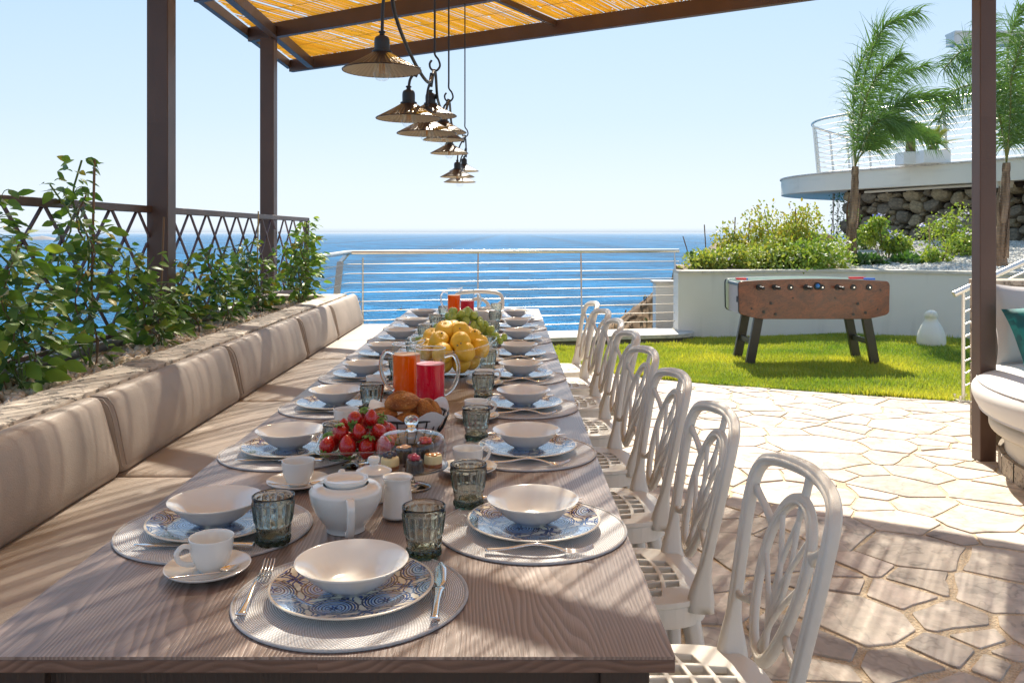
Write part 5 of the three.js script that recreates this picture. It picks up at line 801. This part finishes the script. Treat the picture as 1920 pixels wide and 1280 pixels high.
function climber(label, px, D, height, spread, n, seed, opts = {}) {
  const q = rng(seed), x = -1.97 + (opts.dx ?? 0), o = thing('climbing_plant', label, 'climbing plant', [x, .70, -D], 0, 'climbing plants in the planter');
  const stems = [], ns = opts.stems ?? 5;
  for (let k = 0; k < ns; k++) {
    const h = height * (k === 0 ? 1 : .45 + .5 * q()), a = q() * TAU, pts = [V((q() - .5) * .06, -.02, (q() - .5) * .10)];
    for (let i = 1; i <= 5; i++) { const t = i / 5; pts.push(V(-.10 * t + (q() - .5) * .10 + Math.cos(a) * spread * .35 * t, h * t, Math.sin(a) * spread * .55 * t + (q() - .5) * .12)); }
    const c = new THREE.CatmullRomCurve3(pts); stems.push(c); part('stem', new THREE.TubeGeometry(c, 16, .0048 - .0004 * k, 6), k % 2 ? M.stem : M.greenStem, o);
  }
  const extra = [], twigs = [];
  for (let i = 0; i < n; i++) {
    const c = stems[i < n * .22 ? 0 : Math.floor(q() * ns)], t = Math.pow(q(), .8), p = c.getPoint(t), a = q() * TAU, reach = (.03 + spread * .34 * q()) * (1 - .55 * Math.pow(t, 2));
    const dir = V(Math.cos(a) * .8 + .25, (q() - .42) * 1.1 - .15, Math.sin(a)), root = p.clone().addScaledVector(V(Math.cos(a), .25 + .5 * q(), Math.sin(a)), reach);
    const s = (.058 + .046 * q()) * (1 - .25 * t) * (opts.leaf ?? 1), m = new THREE.Matrix4().compose(root, look(dir, (q() - .5) * 2.2), V(s, s, s));
    if (reach > .07 && q() < .5) twigs.push(tube([p, p.clone().lerp(root, .5).add(V(0, .015, 0)), root], .0016, 5, 4));
    const y = q(), mi = y < .07 ? 'y' : y < .40 ? 1 : y < (opts.bright ?? .5) ? 2 : y < .8 ? 0 : 3, mat = mi === 'y' ? M.yellowing : M.leaves[mi];
    if (i < 285) { const l = part('leaf', LEAF[i % 3], mat, o); l.applyMatrix4(m); } else extra.push(m);
  }
  if (twigs.length) part('twig', twigs, M.greenStem, o);
  if (extra.length) instances('foliage', LEAF[1], M.leaves[1], extra, o);
  return o;
}
climber('climbing plant nearest the camera at the left edge of the picture', 30, 3.42, .76, .42, 440, 101, { stems: 6, leaf: 1.12 });
climber('tall climbing plant with a shoot above the fence rail', 160, 4.02, .98, .27, 380, 102, { stems: 5 });
climber('bushy climbing plant at the foot of the first post', 280, 4.72, .54, .29, 360, 103, { stems: 6, dx: .03 });
climber('thin climbing plant just right of the first post', 350, 5.35, .48, .22, 230, 104, { stems: 4 });
climber('climbing plant midway between the two posts', 410, 5.95, .52, .26, 290, 105, { stems: 5 });
climber('dense climbing plant just left of the second post', 480, 6.75, .56, .30, 350, 106, { stems: 6 });
climber('sunlit climbing plant at the far end of the planter', 570, 7.62, .72, .46, 520, 107, { stems: 7, bright: .75, dx: .10 });
{
  const q = rng(33); for (const [px, D, h, m, lab] of [[140, 4.05, .98, M.stem, 'dark stake beside the tall climbing plant'], [250, 4.85, .72, M.stem, 'dark stake in front of the first post'], [482, 6.72, .80, M.bamboo, 'yellow cane stake near the second post']]) solo('plant_stake', rod(V(-1.99, .68, -D), V(-2.02 + .05 * q(), .70 + h, -D - .05), .006, 6), m, lab, 'stake', 'plant stakes in the planter');
}
// shrubs and flowers on the slope behind the garden wall
function shrub(name, label, cat, pos, w, h, n, seed, o = {}) {
  const q = rng(seed), s = thing(name, label, cat, pos, 0, o.group), lists = M.shrub.map(() => []), stems = [], d = o.d ?? w, lumps = Array.from({ length: o.lumps ?? 9 }, () => [(q() - .5) * w * .8, h * (.25 + .6 * q() * q()), (q() - .5) * d * .8, .16 + .2 * q()]);
  for (let k = 0; k < 12; k++) { const l = lumps[k % lumps.length]; stems.push(tube([V(l[0] * .25, 0, l[2] * .25), V(l[0] * .6, l[1] * .55, l[2] * .7), V(l[0], l[1] + l[3] * h * .6, l[2])], .006, 6, 4)); }
  n = Math.round(n * 1.5); for (let i = 0; i < n; i++) { const l = lumps[Math.floor(q() * lumps.length)], a = q() * TAU, b = Math.acos(2 * q() - 1), r = l[3] * w * Math.pow(q(), .4), x = l[0] + Math.sin(b) * Math.cos(a) * r, y = Math.max(.01, l[1] + Math.cos(b) * r * .75 * (o.tall ?? 1)), z = l[2] + Math.sin(b) * Math.sin(a) * r, sc = (o.leaf ?? .05) * (.7 + .7 * q()), k = q() < (o.mix ?? .45) ? 0 : q() < .55 ? 1 : 2; lists[k].push(new THREE.Matrix4().compose(V(x, y, z), new THREE.Quaternion().setFromEuler(new THREE.Euler(q() * 6, q() * 6, q() * 6)), V(sc, sc, sc))); }
  part('stem', stems, M.stem, s); lists.forEach((l, i) => l.length && instances('foliage', SMALL, o.mats?.[i] ?? M.shrub[i], l, s));
  const petal = new THREE.IcosahedronGeometry(1, 0);
  for (const [mat, count, size, only] of o.flowers ?? []) { for (let k = 0; k < count; k++) { const l = lumps[Math.floor(q() * lumps.length)], a = q() * TAU, c = V(l[0] + Math.cos(a) * l[3] * w * .9, Math.min(h * 1.1, l[1] + l[3] * h * (.3 + .6 * q())), l[2] + Math.sin(a) * l[3] * d * .6 + .1); const g = []; for (let j = 0; j < 7; j++) g.push(SMALL.clone().scale(size, size, size * 1.3).rotateZ(.5).rotateY(j * .9).rotateX((q() - .5) * .8).translate(c.x + (q() - .5) * size, c.y + (q() - .5) * size, c.z + (q() - .5) * size)); part('flower', g, mat, s); } void only; void petal; }
  return s;
}
const ground = (px, D) => { const p = at(px, 500, D); p.y = .80 + clamp((D - lineAt(WALL, p.x) - .2) / 4.2, 0, 1) * .34; return p; };
const yel = [M.shrub[1], M.yellowing, M.shrub[2]], grn = [M.shrub[0], M.leaves[2], M.leaves[1]];
shrub('flowering_shrub', 'low white flowered shrub at the left end of the garden wall', 'shrub', ground(1345, 11.5), .75, .28, 1500, 201, { flowers: [[M.whitePetal, 8, .035], [M.palePetal, 4, .03]] });
shrub('flowering_shrub', 'yellowish shrub with thin upright twigs left of the tall bush', 'shrub', ground(1395, 12.2), .75, .52, 1900, 202, { mats: yel, tall: 1.2, flowers: [[M.palePetal, 6, .03]] });
shrub('flowering_shrub', 'tallest loose yellow green bush behind the football table', 'shrub', ground(1455, 12.3), .85, .85, 2200, 203, { tall: 1.5, mats: [M.shrub[0], M.shrub[1], M.yellowing], lumps: 12, flowers: [[M.palePetal, 9, .035]] });
shrub('flowering_shrub', 'bright green shrub with white flowers in front of the tall bush', 'shrub', ground(1425, 11.4), 1.0, .36, 2400, 204, { lumps: 12, flowers: [[M.whitePetal, 16, .038]] });
shrub('flowering_shrub', 'bright green white flowered shrub next to the first palm trunk', 'shrub', ground(1520, 11.5), 1.0, .42, 2400, 205, { lumps: 12, flowers: [[M.whitePetal, 18, .04]], mats: grn });
shrub('flowering_shrub', 'dark leaved bush below the boulder on the slope', 'shrub', ground(1490, 12.6), .6, .62, 1100, 206, { mats: [M.shrub[2], M.leaves[0], M.shrub[1]], tall: 1.2, leaf: .06 });
shrub('plumbago_bush', 'large yellow green bush with blue flowers right of the first palm', 'shrub', ground(1662, 12.2), .52, .78, 1900, 207, { tall: 1.4, mats: grn, flowers: [[M.petal, 5, .045], [M.palePetal, 3, .04]] });
shrub('plumbago_bush', 'loose blue flowered plant against the boulder wall', 'shrub', ground(1770, 12.9), .62, .72, 800, 208, { tall: 1.4, mats: grn, flowers: [[M.palePetal, 9, .05], [M.petal, 3, .04]] });
shrub('plumbago_bush', 'blue flowered bush at the left end of the boulder wall', 'shrub', ground(1628, 13.4), .5, .75, 700, 209, { tall: 1.4, mats: [M.leaves[0], M.shrub[2], M.leaves[1]], flowers: [[M.petal, 8, .06]] });
shrub('plumbago_bush', 'small blue flowered plant beside the pergola post', 'shrub', ground(1808, 12.1), .45, .62, 800, 210, { tall: 1.4, mats: grn, flowers: [[M.palePetal, 5, .045]] });
shrub('low_plant', 'dark flat leaved plant on the white gravel right of the palm', 'plant', ground(1622, 11.75), .34, .14, 300, 211, { mats: [M.leaves[0], M.leaves[3], M.leaves[0]], leaf: .10 });
shrub('low_plant', 'dark creeping plant in the middle of the white gravel', 'plant', ground(1705, 11.7), .42, .10, 320, 212, { mats: [M.leaves[0], M.leaves[3], M.leaves[0]], leaf: .09 });
shrub('low_plant', 'sparse green plant at a cane on the white gravel', 'plant', ground(1758, 11.6), .40, .32, 420, 213, { mats: grn, tall: 1.5 });
shrub('cliff_shrub', 'small green twigs rising behind the railing left of the table', 'shrub', [-1.72, -.35, -10.6], .34, .50, 240, 214, { leaf: .05, mats: grn });
shrub('cliff_shrub', 'dark green twigs showing behind the railing beside the far jugs', 'shrub', [-1.0, -.15, -11.2], .55, .55, 260, 215, { leaf: .05, mats: [M.leaves[0], M.leaves[1], M.shrub[2]] });
{
  const canes = [[1321, 421, 1326, 505, 'leaning thin cane at the left end of the garden wall'], [1281, 443, 1300, 506, 'thin slanted cane beyond the railing end'], [1379, 407, 1376, 470, 'thin cane in the yellowish shrub'], [1406, 416, 1402, 470, 'thin cane right of the yellowish shrub'], [1492, 392, 1494, 455, 'thin cane in the dark leaved bush'], [1743, 421, 1744, 480, 'yellow cane on the white gravel']];
  canes.forEach(([a, b, c, d, lab], i) => solo('garden_cane', rod(at(c, d, 12), at(a, b, 12.05), .008, 6), i === 5 ? M.bamboo : M.stem, lab, 'cane', 'garden canes on the slope'));
  const cac = thing('prickly_pear', 'small dark prickly pear cactus at the left end of the wall', 'cactus', ground(1305, 11.4)), q = rng(66), pad = new THREE.SphereGeometry(1, 16, 12);
  for (const [x, y, r, a] of [[0, .05, .07, 0], [-.05, .14, .055, .3], [.045, .15, .06, -.3], [.12, .10, .06, -.9], [-.06, .21, .035, .2]]) { const m = part('cactus_pad', pad, M.leaves[3], cac); m.position.set(x, y, (q() - .5) * .05); m.scale.set(r * .75, r, r * .25); m.rotation.set(0, (q() - .5) * 1.5, a); }
  const rk = thing('brown_rock', 'rounded brown rock showing above the flowering shrubs', 'rock', at(1545, 462, 15)), g = new THREE.IcosahedronGeometry(1, 4), p = g.attributes.position; for (let i = 0; i < p.count; i++) { const x = p.getX(i), y = p.getY(i), z = p.getZ(i), n = .8 + .35 * fbm(x * 1.6 + 9, y * 1.6 + z + 9, 4); p.setXYZ(i, x * n * .36, y * n * .22, z * n * .3); } g.computeVertexNormals(); part('boulder', boxUV(g), std([.42, .33, .27], .95, { map: re(T.dry, 1, 1), bumpMap: T.grain, bumpScale: .03 }), rk);
}
// trailing vine at the left end of the boulder wall
{ const q = rng(77), o = thing('trailing_vine', 'dark thin vine hanging at the left end of the boulder wall', 'vine', edge(1.0, .35, 0)), l = [], st = [];
  for (let k = 0; k < 7; k++) { const x = (q() - .5) * .25 - .05; st.push(tube([V(x, 2.1, (q() - .5) * .1), V(x - .04, 1.6, .05), V(x - .10 * q(), 1.0 + .3 * q(), .08)], .005, 10, 4)); }
  for (let i = 0; i < 420; i++) { const y = .85 + q() * 1.25; l.push(place((q() - .5) * .34 - .06 - .08 * (1.6 - y), y, (q() - .5) * .25, q() * 6, q() * 6, q() * 6, .03 + .03 * q())); }
  part('stem', st, M.stem, o); instances('foliage', SMALL, M.leaves[3], l, o); }

// palms, blown to the right
function palm(label, base, split, fronds, seed) {
  const q = rng(seed), o = thing('palm_tree', label, 'palm tree', base, 0, undefined), S = split.clone().sub(base);
  const c = new THREE.CatmullRomCurve3([V(0, -.15, 0), V(-.02, S.y * .3, 0), V(S.x * .6, S.y * .7, 0), S]);
  part('trunk', surface(18, 30, (u, v) => { const p = c.getPoint(v), a = u * TAU, r = lerp(.082, .046, Math.pow(v, .7)) * (1 + .10 * (vn(u * 6, v * 9, 6) - .5) + .06 * Math.sin(v * 55)); const w = V(p.x + Math.cos(a) * r, p.y, p.z + Math.sin(a) * r); w.u = u * .6; w.v = v * 2.2; return w; }, true), M.bark, o);
  for (let k = 0; k < 5; k++) { const a = q() * TAU, y = .1 + .55 * q(); part('leaf_base', sweep([V(Math.cos(a) * .06, y, Math.sin(a) * .06), V(Math.cos(a) * .085, y + .25, Math.sin(a) * .085), V(Math.cos(a) * .075 + .02, y + .5, Math.sin(a) * .075)], (t) => .09 * (1 - t * .85), .012, V(Math.cos(a), 0, Math.sin(a)), 8), M.bark, o); }
  fronds.forEach(([pts, len, bare], fi) => {
    const world = pts.map((p) => p.clone().sub(base)), cf = new THREE.CatmullRomCurve3([S.clone().add(V(0, -.25, 0)), S.clone(), ...world]), geos = [tube([...Array(14).keys()].map((i) => cf.getPoint(i / 13)), .011, 26, 6)];
    const pos = [], idx = [], n = 165;
    for (let i = 0; i < n; i++) for (const s of [-1, 1]) {
      const t = lerp(bare + .05, 1, i / n), p = cf.getPoint(t), tan = cf.getTangent(t), ra = q() * TAU, o1 = V(-tan.y, tan.x, 0).normalize(), out = o1.multiplyScalar(Math.cos(ra)).add(V(0, 0, Math.sin(ra) * s)), L = len * 1.12 * (.55 + .5 * Math.sin(Math.PI * Math.min(1, (t - bare) / (1 - bare) * .8 + .16))) * (.8 + .4 * q()), w = .0085;
      let d = tan.clone().multiplyScalar(.55).addScaledVector(out, .75 + .35 * q()).add(V(.28 + .2 * q(), (q() - .4) * .3, 0)).normalize(), P = p.clone(), b0 = pos.length / 3; const side = V(-d.y, d.x, (q() - .5) * .8).normalize();
      for (let k = 0; k <= 5; k++) { const ww = w * (1 - k / 5.4) * (k ? 1 : .6); pos.push(P.x - side.x * ww, P.y - side.y * ww, P.z - side.z * ww, P.x + side.x * ww, P.y + side.y * ww, P.z + side.z * ww); P.addScaledVector(d, L / 5); d.add(V(.10, -.27 - .16 * q(), 0)).normalize(); }
      for (let k = 0; k < 5; k++) { const a = b0 + k * 2; idx.push(a, a + 1, a + 3, a, a + 3, a + 2); }
    }
    const g = new THREE.BufferGeometry(); g.setAttribute('position', new THREE.Float32BufferAttribute(pos, 3)); g.setIndex(idx); g.computeVertexNormals();
    const f = part('frond', g, M.palm, o); part('frond_stalk', geos, M.frondStem, f); void fi;
  });
}
{
  const D = 12, p = (x, y, dz = 0) => at(x, y, D + dz);
  palm('palm with a bare lower trunk standing behind the football table', p(1600, 512).setY(.80), p(1604, 312),
    [[[p(1612, 210), p(1630, 110), p(1662, 48), p(1725, 22)], .42, .30], [[p(1600, 215, .3), p(1610, 130, .5), p(1648, 60, .6)], .40, .30], [[p(1640, 255, -.3), p(1690, 190, -.5), p(1775, 178, -.6)], .42, .34], [[p(1632, 240, .4), p(1670, 150, .8), p(1740, 120, 1)], .44, .30], [[p(1620, 270, -.6), p(1650, 225, -1), p(1700, 235, -1.2)], .36, .36], [[p(1612, 230, -.5), p(1640, 150, -.9), p(1690, 100, -1.1)], .40, .3], [[p(1640, 270, .6), p(1700, 240, 1), p(1760, 270, 1.2)], .36, .4]], 301);
  const E = 10.9, r = (x, y, dz = 0) => at(x, y, E + dz);
  palm('palm partly hidden behind the pergola post at the right', r(1880, 497).setY(.82), r(1888, 305),
    [[[r(1885, 210), r(1860, 120), r(1815, 90), r(1770, 130)], .42, .3], [[r(1890, 190, .4), r(1893, 80, .6), r(1915, 10, .8)], .42, .28], [[r(1905, 220, -.3), r(1940, 120, -.5), r(2000, 90, -.6)], .42, .3], [[r(1880, 230, .5), r(1850, 160, .9), r(1790, 170, 1.1), r(1760, 230, 1.2)], .40, .34], [[r(1905, 250, .3), r(1950, 200, .5), r(2010, 220, .6)], .40, .34], [[r(1895, 220, -.6), r(1900, 130, -1), r(1930, 60, -1.2)], .40, .3], [[r(1875, 220, -.5), r(1850, 110, -.8), r(1850, 30, -1)], .42, .3]], 302);
}
// cycads in white pots on the upper terrace
[[1708, 14.9, .40, 'white pot with a thick stemmed cycad, left of two on the terrace', .16], [1749, 14.6, .46, 'white pot with a wide fan cycad, right of two on the terrace', .05]].forEach(([px, D, w, lab, stem], i) => {
  const o = thing('potted_cycad', lab, 'potted plant', at(px, 300, D).setY(2.51), 0), q = rng(400 + i);
  part('pot', box(w, .22, .34, 0, .11, 0, .01), M.pot, o); part('soil', box(w - .05, .01, .29, 0, .218, 0), M.soil, o);
  part('stump', new THREE.CylinderGeometry(.07, .09, stem + .06, 12).translate(0, .22 + stem / 2, 0), M.bark, o);
  for (let k = 0; k < 20; k++) { const a = k / 20 * TAU + q() * .3, el = .35 + .8 * q(), L = .45 + .1 * q(), y0 = .25 + stem, pos = [], idx = [], n = 22;
    const cf = (t) => V(Math.cos(a) * Math.cos(el) * L * t, y0 + Math.sin(el) * L * t - .12 * t * t, Math.sin(a) * Math.cos(el) * L * t);
    for (let j = 1; j < n; j++) for (const s of [-1, 1]) { const t = j / n, p = cf(t), tan = cf(t + .02).sub(p).normalize(), sd = V(-Math.sin(a), .25, Math.cos(a)).multiplyScalar(s), e = p.clone().addScaledVector(sd, .10 * Math.sin(Math.PI * Math.min(1, t * .9 + .1))).addScaledVector(tan, .05), b = pos.length / 3; pos.push(p.x, p.y - .006, p.z, p.x + tan.x * .014, p.y + tan.y * .014, p.z + tan.z * .014, e.x, e.y, e.z); idx.push(b, b + 1, b + 2); }
    const g = new THREE.BufferGeometry(); g.setAttribute('position', new THREE.Float32BufferAttribute(pos, 3)); g.setIndex(idx); g.computeVertexNormals(); part('frond', g, i ? M.cycad : M.palm, o); }
});
{ // a far boat and a faint islet
  const b = thing('small_boat', 'tiny dark boat far out on the sea beyond the railing', 'boat', at(752, 582, (EYE - SEA) * FOCAL / 146).setY(SEA));
  part('hull', (() => { const g = surface(16, 8, (u, v) => { const t = u * 2 - 1, w = .75 * (1 - t * t), a = v * Math.PI; return V(t * 2.2, .75 - Math.sin(a) * .95 + .25 * t * t, Math.cos(a) * w); }); return g; })(), M.hull, b); part('cabin', box(1.0, .7, .8, -.2, .9, 0, .05), M.hull, b); part('mast', rod(V(.2, .5, 0), V(.2, 3.2, 0), .05, 6), M.hull, b);
  const D = 5200, i0 = at(70, 486, D), isl = surface(40, 10, (u, v) => { const t = u * 2 - 1; return V(i0.x + t * 150, SEA + 20 * (1 - t * t) * (1 - Math.pow(Math.abs(v * 2 - 1), 2)) * (.6 + .8 * fbm(u * 5, v * 2, 3)) - 1, -D + (v - .5) * 120); });
  const m = structure('islet', boxUV(isl), std([.30, .26, .24], .95)); void m;
}
renderer.render(scene, camera);
